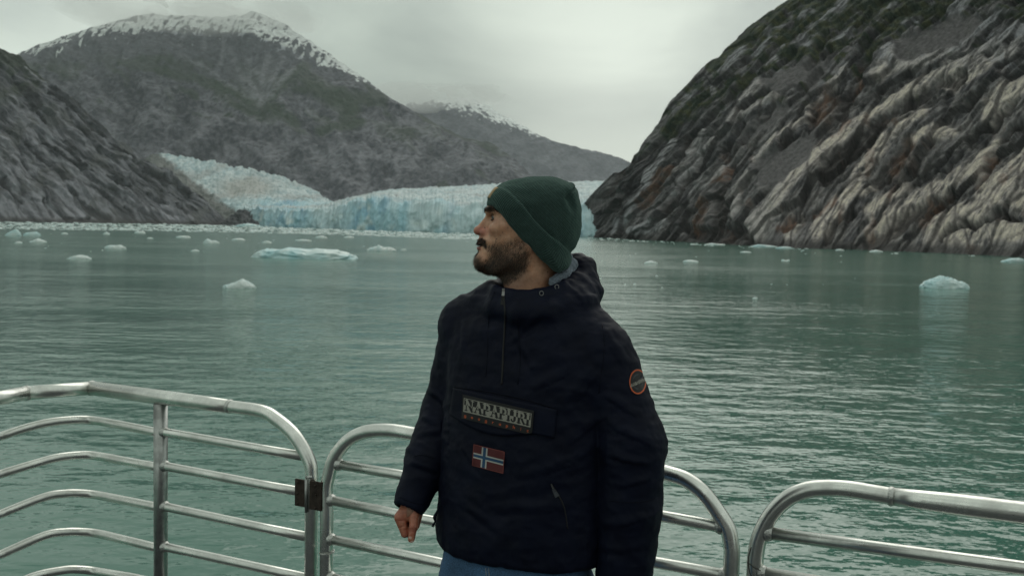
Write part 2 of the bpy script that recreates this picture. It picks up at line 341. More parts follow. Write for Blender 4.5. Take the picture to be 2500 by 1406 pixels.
def left_disp(X, Z, P):
    D, E, s, t = strata(X, Z, -38, 24, 62, 14)
    Fd, Lg, crk = facets(X, Z, -40, 640, ((140, 24, 9), (70, 10, 4), (34, 4.8, 1.8)))
    D = D * .6 + Fd * .35 + cover(X, Z, LLIGHT, fbm(X / 20, Z / 20, 1, 3, 91) * 8, fbm(X / 20, Z / 20, 5, 3, 92) * 7, .5) * 5 - cover(X, Z, LDARK, fbm(X / 20, Z / 20, 1, 3, 91) * 8, fbm(X / 20, Z / 20, 5, 3, 92) * 7, .5) * 9 + fbm(s / 46, t / 20, 2, 4, 19) * 5 + fbm(X / 110, Z / 110, 2, 3, 17) * 14 + fbm(X / 7, Z / 7, 2, 3, 18) * 1.0
    return D * (.3 + .7 * sstep(0, 60, 545 - Z)), (E, s, t, Lg, crk)
def left_paint(X, Z, P, D, info):
    E, s, t, Lg, crk = info; wx_ = fbm(X / 40, Z / 40, 1, 3, 91) * 9; wz_ = fbm(X / 40, Z / 40, 5, 3, 92) * 8; Ll = cover(X, Z, LLIGHT, wx_, wz_, .6); Ld = cover(X, Z, LDARK, wx_, wz_, .5)
    n1 = fbm(s / 90, t / 14, 1, 4, 141); n2 = fbm(s / 30, t / 7, 2, 4, 143); n3 = fbm(X / 70, Z / 70, 3, 4, 144)
    c = mixc((.050, .052, .056), (.185, .188, .195), sstep(-.4, .42, n2 * .6 + .7 * n1 + .4 * n3 + Lg * .9)); c = mixc(c, (.030, .030, .033), crk * .45)
    c = mixc(c, (.26, .262, .262), sstep(.0, .4, n1 + .3 * n2 + .3 * E + (Z - 420) / 500) * sstep(420, 60, X) * .8)
    c = mixc(c, (.085, .088, .08), sstep(.02, .18, n3) * .7)
    c = mixc(c, (.045, .058, .036), sstep(.0, .2, fbm(X / 60, Z / 60, 6, 4, 171) + (230 - Z) / 400.) * sstep(340, 200, Z) * .75)
    c = mixc(c, (.035, .035, .036), sstep(.15, .35, -n1) * .5)
    c = mixc(c, (.25, .25, .255), Ll * sstep(-.5, .2, n2 + Lg * .8) * .8); c = mixc(c, (.020, .020, .022), Ld * .85)
    c = mixc(c, (.10, .06, .045), sstep(545, 541.5, Z) * 0)
    return mixc(c, (.04, .036, .034), sstep(9, 2, P[..., 2]) * .8)
left_cols = [(-420, 950, -3, -120, 1400), (-200, 1120, -3, 20, 1500), (0, YS(0, 541.5), -3, 117, 1620), (45, YS(45, 542), -3, 143, 1640), (100, YS(100, 543), -3, 190, 1680),
  (180, YS(180, 544), -3, 252, 1730), (250, YS(250, 545), -3, 318, 1760), (330, YS(330, 546), -3, 376, 1800), (420, YS(420, 547.5), -3, 432, 1820), (480, 1690, -3, 478, 1830), (530, 1700, -3, 517, 1790), (556, 1705, -3, 544, 1740), (566, 1710, -3, 551, 1730)]
o = slope('rocky_hillside', left_cols, 560, 300, left_disp, left_paint, M_rockfar, q=.95); tag(o, kind='structure')

# main mountain behind the glacier
MGREEN = [([(400, 225), (470, 232), (560, 262), (640, 312), (720, 348)], 15), ([(660, 296), (700, 255), (750, 200)], 11), ([(760, 265), (860, 300)], 20), ([(880, 340), (780, 360)], 12), ([(560, 300), (640, 335)], 12), ([(300, 200), (420, 190)], 9)]
MFAN = [([(440, 172), (500, 205), (560, 250), (600, 275), (645, 298)], 4), ([(460, 110), (440, 150)], 3), ([(505, 115), (500, 160)], 2.5), ([(553, 110), (548, 160), (540, 190)], 3), ([(565, 165), (590, 215), (600, 250), (642, 296)], 4.5), ([(608, 180), (606, 230), (643, 292)], 4), ([(660, 180), (640, 230), (646, 290)], 5),
  ([(690, 190), (664, 250), (648, 294)], 5), ([(735, 192), (690, 250), (655, 292)], 5), ([(646, 285), (640, 302)], 7), ([(640, 230), (620, 200)], 3)]
MFAN = [(p_, w_ * 1.7) for p_, w_ in MFAN]
MROCK = [([(180, 215), (235, 245)], 13), ([(300, 190), (340, 165)], 6), ([(310, 310), (360, 350)], 14), ([(500, 285), (550, 300)], 12), ([(570, 340), (640, 350)], 12), ([(685, 285), (700, 325)], 9), ([(750, 320), (790, 330)], 8), ([(780, 250), (850, 245)], 9), ([(350, 250), (420, 280)], 11), ([(600, 400), (700, 420)], 16), ([(900, 360), (1000, 400)], 18), ([(850, 400), (960, 430)], 12), ([(1050, 360), (1180, 420)], 12)]
def mt_disp(X, Z, P):
    D = ridged((X + .2 * Z) / 150, (Z - .3 * X) / 120, 0, 5, 201) * 22 + ridged((X + .15 * Z) / 48, Z / 170, 3, 4, 208) * 8 + fbm(X / 220, Z / 200, 1, 3, 202) * 26
    D = D + fbm(X / 14, Z / 12, 3, 4, 203) * 3.5
    lower = sstep(180, 330, Z)
    D = D + lower * (ridged((X - Z * .6) / 46, (Z + X * .25) / 30, 4, 4, 204) * 6.5)
    D = D * (.25 + .75 * sstep(0, 45, Z - np.interp(X, [20, 60, 230, 372, 600, 760, 950, 1130, 1300], [152, 131, 70, 36, 42, 108, 240, 340, 432]))) - 2
    # gully holding the talus fan
    gx = 648 - (X * 0); w_ = 8 + np.clip(292 - Z, 0, 130) * .9
    fan = np.exp(-((X - 645 + (292 - Z) * .25) / w_) ** 2) * sstep(140, 200, Z) * sstep(315, 285, Z)
    D = D - fan * 9
    # flutes under the snow
    D = D + ridged((X + .25 * Z) / 34, Z / 240, 2, 3, 205) * 4 * sstep(240, 120, Z)
    return D, fan
def mt_paint(X, Z, P, D, fan):
    n1 = fbm(X / 60, Z / 45, 1, 5, 211); n2 = fbm((X - .6 * Z) / 16, (Z + .3 * X) / 9, 2, 4, 212); n3 = fbm(X / 120, Z / 100, 3, 4, 213)
    c = mixc((.026, .029, .036), (.105, .108, .116), sstep(-.35, .35, n2 * 1.0 + .45 * n1 + .3 * n3 + .5 * fbm((X - .3 * Z) / 7, (Z + .2 * X) / 5, 3, 3, 219)))  # wide tonal contrast puts gully shading into the rock colour
    hi = sstep(250, 120, Z)
    c = mixc(c, mixc((.060, .065, .071), (.092, .098, .103), sstep(-.3, .3, ridged((X + .25 * Z) / 30, Z / 200, 8, 3, 251) + n1)), hi * .85)  # upright streaks paint the flutes' light and shade into the colour
    c = mixc(c, (.165, .163, .168), sstep(.12, .38, n2 * .7 + .8 * n1) * sstep(180, 330, Z) * .8)
    band = sstep(-.05, .12, fbm(X / 95, (Z - .35 * X) / 50, 6, 4, 221) - np.abs(Z - (235 + .18 * (X - 500))) / 300. + .12)
    c = mixc(c, (.032, .047, .029), band * sstep(150, 215, Z) * .8)
    c = mixc(c, (.21, .21, .215), sstep(.30, .7, ridged((X - .8 * Z) / 40, (Z + .2 * X) / 15, 7, 5, 261)) * sstep(230, 360, Z) * sstep(-.1, .4, n1 + .1) * .6)
    wx_ = fbm(X / 30, Z / 30, 1, 4, 95) * 12; wz_ = fbm(X / 30, Z / 30, 5, 4, 96) * 9
    c = mixc(c, (.030, .047, .027), cover(X, Z, MGREEN, wx_, wz_, .6) * .85)
    # talus streaks running down into the gully
    ang = np.arctan2(X - 652, 300 - Z + 1e-6) if False else (X - 650) / (305 - np.clip(Z, None, 296))
    st = ridged(ang * 5.2, Z / 130, 3, 3, 231)
    fanm = sstep(.95, .55, np.abs(ang + .35)) * sstep(165, 220, Z + 20 * n1) * sstep(300, 288, Z)
    c = mixc(c, (.085, .09, .088), sstep(.9, .5, np.abs(ang + .35)) * sstep(165, 220, Z) * sstep(300, 288, Z) * .6); c = mixc(c, (.21, .215, .215), cover(X, Z, MFAN, wx_ * .6, wz_ * .6, .95) * sstep(-.6, .3, n2 + n1) * .85); c = mixc(c, (.19, .19, .195), cover(X, Z, MROCK, wx_, wz_, .7) * sstep(-.3, .2, n2) * .6)
    tal = sstep(.2, .6, ridged((X + .3 * Z) / 26, Z / 160, 4, 3, 232)) * sstep(300, 150, Z) * .35
    c = mixc(c, (.16, .165, .168), tal)
    # snow: patches below the clouded summit
    crest = np.interp(X, [60, 230, 370, 600, 760, 950, 1100], [130, 70, 38, 38, 110, 240, 330])
    dd = Z - crest
    wid = np.interp(X, [60, 170, 230, 300, 420, 620, 720, 800, 880, 960], [3, 3, 12, 44, 58, 66, 48, 24, 4, -30])
    sn = fbm((X + .35 * Z) / 10, Z / 22, 5, 4, 241) + .55 * fbm(X / 45, Z / 22, 6, 3, 242) + .3 * ridged((X + .4 * Z) / 30, Z / 90, 6, 2, 243)
    snow = sstep(.0, .10, sn * 1.5 + np.clip((wid * .95 - dd) / 70., -1, .16) - .10)
    spots = sstep(.42, .5, fbm(X / 13, Z / 9, 9, 3, 244) + .02) * sstep(190, 120, Z)
    streak = sstep(3.2, 1.8, np.abs(Z - (161 - .38 * (X - 90)))) * sstep(88, 96, X) * sstep(142, 132, X)
    snow = snow * sstep(105, 60, dd) * sstep(985, 930, X); snow = np.clip(np.maximum.reduce([snow, spots * .8, streak]), 0, 1)
    return mixc(c, (.62, .645, .64), snow)
mt_cols = [(-60, 2600, 20, 190, 3500), (20, 2600, 20, 152, 3600), (60, 2600, 20, 131, 3650), (140, 2600, 20, 97, 3700), (230, 2600, 20, 70, 3750), (300, 2600, 20, 50, 3800), (345, 2600, 20, 40, 3800), (372, 2600, 20, 34, 3800), (400, 2600, 20, 42, 3800), (470, 2600, 20, 46, 3800),
  (540, 2600, 20, 50, 3800), (590, 2600, 20, 44, 3800), (615, 2600, 20, 31, 3780), (640, 2600, 20, 40, 3780), (690, 2600, 20, 60, 3750), (760, 2550, 20, 108, 3700), (820, 2500, 20, 150, 3650), (880, 2500, 20, 188, 3600),
  (950, 2500, 20, 240, 3550), (1000, 2500, 20, 268, 3500), (1060, 2500, 20, 302, 3450), (1130, 2500, 20, 340, 3400), (1200, 2500, 20, 352, 3350), (1250, 2500, 20, 385, 3300), (1300, 2500, 20, 432, 3100), (1400, 2500, 20, 470, 3000), (1460, 2500, 20, 520, 2900)]
o = slope('snowy_mountain', mt_cols, 700, 330, mt_disp, mt_paint, M_rockfar, q=.85, back=.6); tag(o, kind='structure')

# farther mountain
def far_disp(X, Z, P):
    return ridged((X + Z) / 70, (Z - .3 * X) / 60, 0, 5, 301) * 7 + fbm(X / 12, Z / 12, 3, 3, 303) * 1.5, None
def far_paint(X, Z, P, D, i):
    n1 = fbm(X / 40, Z / 30, 1, 4, 311)
    c = mixc((.085, .092, .10), (.145, .15, .157), sstep(-.3, .3, n1 + .5 * fbm((X - .5 * Z) / 9, Z / 7, 2, 3, 312)))  # rock paled so its colour carries some of the distance haze
    crest = np.interp(X, [960, 1100, 1150, 1200, 1290, 1400], [262, 244, 245, 270, 322, 360]); dd = Z - crest
    sn = fbm((X - .6 * Z) / 9, Z / 7, 5, 4, 341) + .4 * ridged((X - .7 * Z) / 16, Z / 60, 6, 2, 343)
    wid = np.interp(X, [1040, 1090, 1130, 1200, 1260, 1330], [2, 22, 34, 34, 16, 3])
    snow = sstep(.02, .14, sn * .8 + (wid - dd) / 55. - .16)
    return mixc(c, (.8, .82, .82), snow * sstep(1350, 1300, X))
far_cols = [(900, 4200, 20, 290, 5200), (960, 4200, 20, 262, 5300), (1040, 4200, 20, 252, 5400), (1100, 4200, 20, 243, 5400), (1150, 4200, 20, 245, 5400), (1200, 4200, 20, 268, 5400), (1250, 4200, 20, 298, 5400), (1290, 4200, 20, 320, 5400),
  (1340, 4200, 20, 346, 5400), (1390, 4200, 20, 360, 5400), (1440, 4200, 20, 370, 5400), (1490, 4200, 20, 384, 5400), (1530, 4200, 20, 398, 5400), (1640, 4200, 20, 440, 5300), (1750, 4200, 20, 500, 5000)]
o = slope('distant_mountain', far_cols, 360, 150, far_disp, far_paint, M_rockfar, back=.6); tag(o, kind='structure')

# ------------------------------------------------------------------ glacier
def glacier():
    Vs, Fs, Cs = [], [], []; off = 0
    def sheet(px, rows, seed, face_rows, ser):
        nonlocal off
        # rows: list of (py array, depth array) from foot to far edge
        n = len(rows); P = np.stack([at_y(px, r[0], r[1]) for r in rows], 1)
        X = np.repeat(px[:, None], n, 1); K = np.repeat(np.arange(n)[None] / (n - 1.), len(px), 0)
        Yd = P[..., 1]; mpp = Yd / FPX
        Zp = np.stack([r[0] for r in rows], 1)
        face = (np.arange(n) < face_rows)[None] * np.ones_like(X)
        wx = P[..., 0]; wy = P[..., 1]; wz = P[..., 2]
        ser1 = ridged(wx / 34, wy / 60, wz / 40, 4, seed) ; ser2 = fbm(wx / 9, wy / 16, wz / 12, 3, seed + 3)
        up = (ser1 * 7.0 + ser2 * 3.5 + ridged(wx / 90, wy / 34, 0, 3, seed + 15) * 7) * ser
        P[..., 2] += up * (1 - face) * sstep(0, .05, K - face_rows / n + .03)
        col = ridged(wx / 17, wz / 95, 0, 4, seed + 8)
        P[..., 1] += face * (-col * 10 - ridged(wx / 45, wz / 60, 1, 3, seed + 19) * 12 - fbm(wx / 7, wz / 9, 0, 3, seed + 9) * 4 + 4)
        P[..., 2] += face * 0
        return P, X, K, Zp, face, ser1, ser2, col
    # main body
    px = np.linspace(592, 1520, 760)
    foot = np.interp(px, [592, 650, 900, 1200, 1520], [551, 553.5, 562, 572.5, 581])
    top = np.interp(px, [592, 640, 700, 760, 800, 850, 900, 960, 1000, 1100, 1200, 1520], [520, 525, 529, 531, 527, 514, 505, 508, 516, 522, 526, 529]) + fbm(px / 22, 0 * px, 0, 4, 77) * 12 + fbm(px / 5, 0 * px, 0, 2, 78) * 4
    far = np.interp(px, [592, 700, 800, 850, 950, 1100, 1230, 1350, 1480, 1520], [504, 509, 504, 491, 471, 463, 457, 453, 450, 449])
    Yf = np.array([YS(a, b) for a, b in zip(px, foot)]) ; Yf = np.clip(Yf, 740, 1700)
    foot2 = foot + 4
    rows = []
    nf, nb = 36, 150
    for i in range(nf):
        t = i / (nf - 1); rows.append((foot2 * (1 - t) + top * t, Yf + 14 * t * t))
    for i in range(1, nb + 1):
        t = i / nb; rows.append((top * (1 - t) + far * t, (Yf + 14) * (1 - t ** 1.5) + t ** 1.5 * 2700))
    P, X, K, Z, face, s1, s2, colr = sheet(px, rows, 400, nf, 1.0)
    def paint(P, X, K, Z, face, s1, s2, colr, seed):
        wx, wy, wz = P[..., 0], P[..., 1], P[..., 2]
        n1 = fbm(wx / 60, wy / 120, wz / 60, 4, seed); n2 = fbm(wx / 12, wy / 25, wz / 25, 4, seed + 1)
        c = mixc((.27, .385, .42), (.53, .60, .61), sstep(-.3, .3, n2 + .5 * n1))
        c = mixc(c, (.30, .32, .32), sstep(.0, .3, fbm(wx / 90, wy / 260, 3, 4, seed + 2)) * .75 * (1 - face)); c = mixc(c, (.10, .12, .13), sstep(.28, .5, fbm(wx / 22, wy / 70, 3, 4, seed + 22)) * .7)
        c = mixc(c, (.17, .40, .50), sstep(-.1, .35, -s1 * .6 + n2) * .65)
        fc = mixc((.045, .21, .36), (.34, .56, .64), sstep(-.35, .25, colr * .5 + .6 * fbm(wx / 24, wz / 60, 2, 4, seed + 5) + .0))
        deep = np.exp(-((X - 715) / 45) ** 2) + np.exp(-((X - 905) / 62) ** 2) * 1.0 + np.exp(-((X - 985) / 13) ** 2) + .5 * np.exp(-((X - 640) / 20) ** 2) + .35 * (X > 1250)
        fc = mixc(fc, (.50, .61, .63), np.clip(1 - deep, 0, 1) * sstep(-.35, .2, fbm(wx / 40, wz / 40, 3, 4, seed + 7) + .12) * .8); fc = mixc(fc, (.06, .25, .42), np.clip(deep, 0, 1) * sstep(-.1, .3, fbm(wx / 18, wz / 35, 8, 3, seed + 8)) * .6)
        fc = mixc(fc, (.60, .70, .70), sstep(.1, .4, fbm(wx / 30, wz / 22, 1, 4, seed + 6)) * .9)
        c = mixc(c, fc, face)
        c = mixc(c, fc, (1 - face) * sstep(.36, .20, K + .22 * fbm(wx / 30, wy / 40, 2, 4, seed + 12)) * .9)
        return c
    c = paint(P, X, K, Z, face, s1, s2, colr, 420)
    def addgrid(P, c):
        nonlocal off
        a, b = P.shape[:2]; idx = np.arange(a * b).reshape(a, b) + off
        F = np.stack([idx[:-1, :-1], idx[1:, :-1], idx[1:, 1:], idx[:-1, 1:]], -1).reshape(-1, 4)
        Vs.append(P.reshape(-1, 3)); Fs.append(F); Cs.append(c.reshape(-1, 3)); off += a * b
    addgrid(P, c)
    # upper tongue coming down behind the left hillside
    px = np.linspace(350, 815, 400)
    lo = np.interp(px, [350, 370, 400, 480, 560, 620, 800, 815], [470, 500, 530, 560, 556, 530, 514, 512])
    hi = np.interp(px, [350, 370, 395, 430, 480, 540, 600, 680, 740, 780, 800, 815], [398, 385, 378, 384, 393, 401, 413, 433, 456, 476, 490, 505]) + fbm(px / 12, 0 * px, 0, 3, 97) * 3 + 7
    rows = [(lo * (1 - t) + hi * t, 1960 + 700 * t + 0 * px) for t in np.linspace(0, 1, 150)]
    P, X, K, Z, face, s1, s2, colr = sheet(px, rows, 500, 0, 1.4)
    c = paint(P, X, K, Z, face, s1, s2, colr, 520)
    dirt = np.exp(-(((X - 600) / 70) ** 2 + ((Z - 470) / 22) ** 2)) + sstep(40, 8, Z - 0 * X - np.interp(X, [370, 480, 560, 620], [365, 470, 515, 470]) + 40) * 0
    c = mixc(c, (.34, .34, .32), np.clip(dirt * 1.2, 0, .85))
    edge = np.interp(X, [370, 420, 480, 540, 590], [368, 405, 455, 500, 530])
    c = mixc(c, (.085, .095, .09), sstep(-6, 14, Z - edge + 14 * fbm(X / 14, Z / 14, 2, 3, 8)) * sstep(640, 590, X) )
    addgrid(P, c)
    me = mesh('glacier', np.concatenate(Vs), np.concatenate(Fs), True, col=np.concatenate(Cs))
    return tag(link('glacier', me, M_ice), kind='structure')
glacier()
# dark moraine rocks at the corner of the ice front
def mo_d(X, Z, P): return fbm(X / 12, Z / 10, 1, 4, 5) * 9 + ridged(X / 9, Z / 7, 1, 3, 6) * 3, None
def mo_p(X, Z, P, D, i): return mixc((.05, .052, .055), (.15, .15, .15), sstep(-.2, .3, fbm(X / 9, Z / 5, 1, 4, 15)))
o = slope('moraine', [(540, 1650, -3, 545, 1680), (565, 1560, -3, 528, 1640), (590, 1500, -3, 512, 1600), (625, 1460, -3, 524, 1540), (655, 1440, -3, 540, 1490), (690, 1430, -3, 556, 1450)], 120, 40, mo_d, mo_p, M_rockfar); tag(o, kind='structure')

# ------------------------------------------------------------------ water
m, t, b = pmat('fjord_water', (.060, .160, .124), .05, 0, .5); b.inputs['IOR'].default_value = 1.333
n1 = noise_node(t, 1.0, 3, scl=(.8, 1.15, 1), rough=.5); n2 = noise_node(t, 1.0, 2, scl=(.16, .26, 1)); n3 = noise_node(t, 1.0, 2, scl=(3.2, 4.5, 1))
big = noise_node(t, 1.0, 2, scl=(.018, .035, 1))
def mul(a, v):
    n = N(t, 'ShaderNodeMath', operation='MULTIPLY'); t.links.new(a, n.inputs[0])
    if isinstance(v, float): n.inputs[1].default_value = v
    else: t.links.new(v, n.inputs[1])
    return n.outputs[0]
def addn(a, c):
    n = N(t, 'ShaderNodeMath', operation='ADD'); t.links.new(a, n.inputs[0]); t.links.new(c, n.inputs[1]); return n.outputs[0]
gust = mapr(t, big.outputs[0], .38, .62, .45, 1.15)
h_ = addn(mul(n1.outputs[0], .14), addn(mul(n2.outputs[0], .28), mul(n3.outputs[0], .018)))
h_ = mul(h_, gust)
bp = add_bump(t, b, h_, 1.0, 1.0)
geo = N(t, 'ShaderNodeNewGeometry'); sxy = N(t, 'ShaderNodeSeparateXYZ'); t.links.new(geo.outputs['Position'], sxy.inputs[0]); t.links.new(mapr(t, sxy.outputs[1], 12, 170, .035, .15), b.inputs['Roughness'])   # ruffled water further out
M_water = m
me = mesh('water', [(-9000, -3000, 0), (9000, -3000, 0), (9000, 9500, 0), (-9000, 9500, 0)], [(0, 1, 2, 3)], False)
tag(link('fjord_water', me, M_water), kind='structure')

# ------------------------------------------------------------------ floating ice
m, t, b = pmat('floe_ice', (.62, .76, .77), .35, 0, .5)
n = noise_node(t, .6, 4); r_ = N(t, 'ShaderNodeValToRGB'); r_.color_ramp.elements[0].position = .32; r_.color_ramp.elements[0].color = (.48, .64, .66, 1); r_.color_ramp.elements[1].position = .6; r_.color_ramp.elements[1].color = (.74, .80, .79, 1)
t.links.new(n.outputs[0], r_.inputs[0]); t.links.new(r_.outputs[0], b.inputs['Base Color']); nb_ = noise_node(t, 2.2, 5); add_bump(t, b, nb_.outputs[0], .5, .3)
M_floe = m
m, t, b = pmat('blue_floe_ice', (.40, .66, .70), .3, 0, .5)
n = noise_node(t, .25, 4); r_ = N(t, 'ShaderNodeValToRGB'); r_.color_ramp.elements[0].position = .35; r_.color_ramp.elements[0].color = (.36, .60, .64, 1); r_.color_ramp.elements[1].position = .65; r_.color_ramp.elements[1].color = (.66, .77, .77, 1)
t.links.new(n.outputs[0], r_.inputs[0]); t.links.new(r_.outputs[0], b.inputs['Base Color']); nb_ = noise_node(t, 1.6, 5); add_bump(t, b, nb_.outputs[0], .4, .4)
M_bfloe = m
def floe(cx, base, wpx, hpx, prof, label, seed, blue=False, group='ice floes drifting on the fjord', tilt=0):
    c = at_z(cx, base - 1.0, 0)[0]; D = c[1]; wm = wpx * (.95 if wpx > 100 else .88) * D / FPX; hm = max(hpx * .78 * D / FPX, .10); dm = wm * .55
    nu, nv = (110, 56) if wpx > 40 else (36, 18)
    a = np.linspace(0, 2 * np.pi, nu, endpoint=False)[:, None]; e = np.linspace(-.5, 1, nv)[None] * np.pi / 2
    ce = np.sign(np.cos(e)) * np.abs(np.cos(e)) ** .55
    out_ = 1 + .16 * fbm(np.cos(a) * 1.4 + seed, np.sin(a) * 1.4, 0, 3, seed)
    x = np.cos(a) * ce * out_; y = np.sin(a) * ce * out_
    x[:, -1] = x[:, -1].mean(); y[:, -1] = y[:, -1].mean()
    ze = np.where(e > 0, np.sin(e) ** .7 if False else np.sign(np.sin(e)) * np.abs(np.sin(e)) ** .7, np.sin(e) * .5) * np.ones_like(x)
    top = np.interp(x, np.linspace(-1, 1, len(prof)), prof)
    z = np.where(ze > 0, ze * top * (1 + .12 * fbm(x * 3 + seed, y * 3, 0, 3, seed + 1)), ze)
    z = z + (.16 * fbm(x * 4, y * 4, z * 3 + seed, 3, seed + 2) + .20 * ridged(x * 5 + seed, y * 3, z, 3, seed + 4) - .08) * (ze > .05); rr_ = 1 + .10 * ridged(x * 4, y * 4, z * 2.5 + seed, 3, seed + 5); x = x * rr_; y = y * rr_
    V = np.stack([x * wm / 2, y * dm / 2, z * hm], -1).reshape(-1, 3)
    idx = np.arange(nu * nv).reshape(nu, nv); nx = np.roll(idx, -1, 0)
    F = np.stack([idx[:, :-1], nx[:, :-1], nx[:, 1:], idx[:, 1:]], -1).reshape(-1, 4)
    me = mesh('ice_floe', V, F, True); o = link('ice_floe', me, M_bfloe if blue else M_floe)
    o.location = c; o.location.z = 0; o.location.y += dm * .5
    return tag(o, label, 'ice floe', group)
FL = [(28, 577, 40, 20, (.3, .55, .8, 1, .5), 'pale blue peaked ice chunk at the left edge of the water, beside a lower slab', 1),
 (73, 577, 45, 12, (.5, .8, .9, 1, .6), 'low pale blue slab touching the peaked chunk at the far left', 1),
 (43, 595, 21, 5, (.6, 1, .7), 'small white sliver of ice in front of the peaked chunk at far left', 0),
 (88, 593, 45, 11, (.2, .5, 1, .6, .3), 'white low floe with a small middle hump, second row from the left edge', 0),
 (156, 573, 17, 5, (.6, 1, .6), 'tiny white ice bit alone below the left shoreline brash', 0),
 (258, 574, 18, 8, (.4, 1, .5), 'tiny two lumped ice bit close under the brash band at left', 0),
 (339, 571, 30, 8, (.4, .9, .6, 1, .4), 'thin ragged ice bit touching the lower edge of the brash, left of the glacier', 0),
 (444, 582, 38, 6, (.8, 1, .9), 'thin straight white floe in the row before the left end of the glacier', 0),
 (513, 596, 42, 15, (.3, 1, .5, .6, .3), 'small white floe with a raised knob on its left, left of the long blue floe', 0),
 (580, 588, 36, 6, (.5, .9, 1, .6), 'thin white floe just above and left of the long blue floe', 0),
 (650, 595, 26, 7, (.5, 1, .6), 'faint small floe right above the left end of the long blue floe', 0),
 (276, 609, 54, 12, (.7, .9, .8, 1, .7), 'flat white block shaped floe, middle distance at left', 0),
 (475, 615, 22, 6, (.4, 1, .5), 'tiny white ice bit left of the long blue floe and above the triangular one', 0),
 (187, 634, 64, 12, (.2, .6, 1, .9, .3), 'low white lens shaped floe, nearest to the boat of those at far left', 0),
 (733, 633, 254, 30, (.75, .95, .8, 1, .92, .85, .95, .9, .7, .4), 'long flat turquoise ice floe, the largest on the water', 1),
 (577, 705, 90, 26, (.25, .4, .6, 1, .7, .3), 'white triangular floe with a single rounded peak, below the long blue floe', 0),
 (738, 590, 44, 5, (.7, 1, .8), 'thin white strip of ice above the right half of the long blue floe', 0),
 (783, 583, 32, 7, (.6, 1, .7), 'small white dash of ice under the blue glacier front, upper of two near each other', 0),
 (851, 582, 28, 5, (.6, 1, .7), 'faint dash of ice under the glacier front right of the long blue floe', 0),
 (929, 615, 78, 18, (.5, .6, 1, .6, .7, .4), 'white bumpy floe with a central lump between the long blue floe and the man', 0),
 (985, 612, 16, 4, (.6, 1, .6), 'tiny speck of ice trailing right of the bumpy white floe', 0),
 (600, 555, 74, 10, (.3, .7, 1, .8, .5), 'pale low ice berg grounded by the dark moraine rocks at the glacier corner', 1),
 (365, 584, 16, 4, (.6, 1, .6), 'tiny ice bit left of the thin straight floe', 0),
 (1688, 642, 40, 7, (.8, 1, .8), 'thin white ice strip on dark green water right of the beanie', 0),
 (1590, 645, 36, 8, (.4, 1, .6), 'faint pale floe in the bright reflection right of the hood', 0),
 (1919, 639, 22, 7, (1, .3, .9), 'small twin tipped ice bit on dark water below the cliff', 0),
 (2320, 706, 122, 36, (.25, .6, .75, 1, .85, .6, .55, .3), 'pale blue iceberg with a double peak, alone at right', 1),
 (2482, 642, 62, 13, (.3, .8, 1, .9), 'pale floe cut by the right edge of the photo at the foot of the cliff', 1),
 (1822, 618, 30, 4, (.6, 1, .6), 'faint thin floe a little off the cliff foot, right of centre', 0),
 (1870, 605, 74, 8, (.4, 1, .7, .5), 'long low floe lying against the middle of the cliff foot', 1),
 (1919, 609, 48, 7, (.5, .9, 1, .5), 'pale floe touching the right end of the long low floe at the cliff foot', 1),
 (2142, 617, 36, 7, (.4, 1, .6), 'small white floe at the cliff foot left of the double peaked iceberg', 0),
 (2052, 613, 24, 5, (.5, 1, .6), 'tiny floe at the cliff foot between two larger pale ones', 0),
 (1748, 600, 52, 6, (.5, 1, .6, .8), 'flat strip of ice close to the dark crevice at the cliff foot', 0),
 (1844, 730, 13, 4, (.6, 1, .6), 'single speck of ice on open green water between the man and the iceberg', 0)]
for i, f in enumerate(FL): floe(*f[:5], f[5], 40 + i * 3, bool(f[6]))
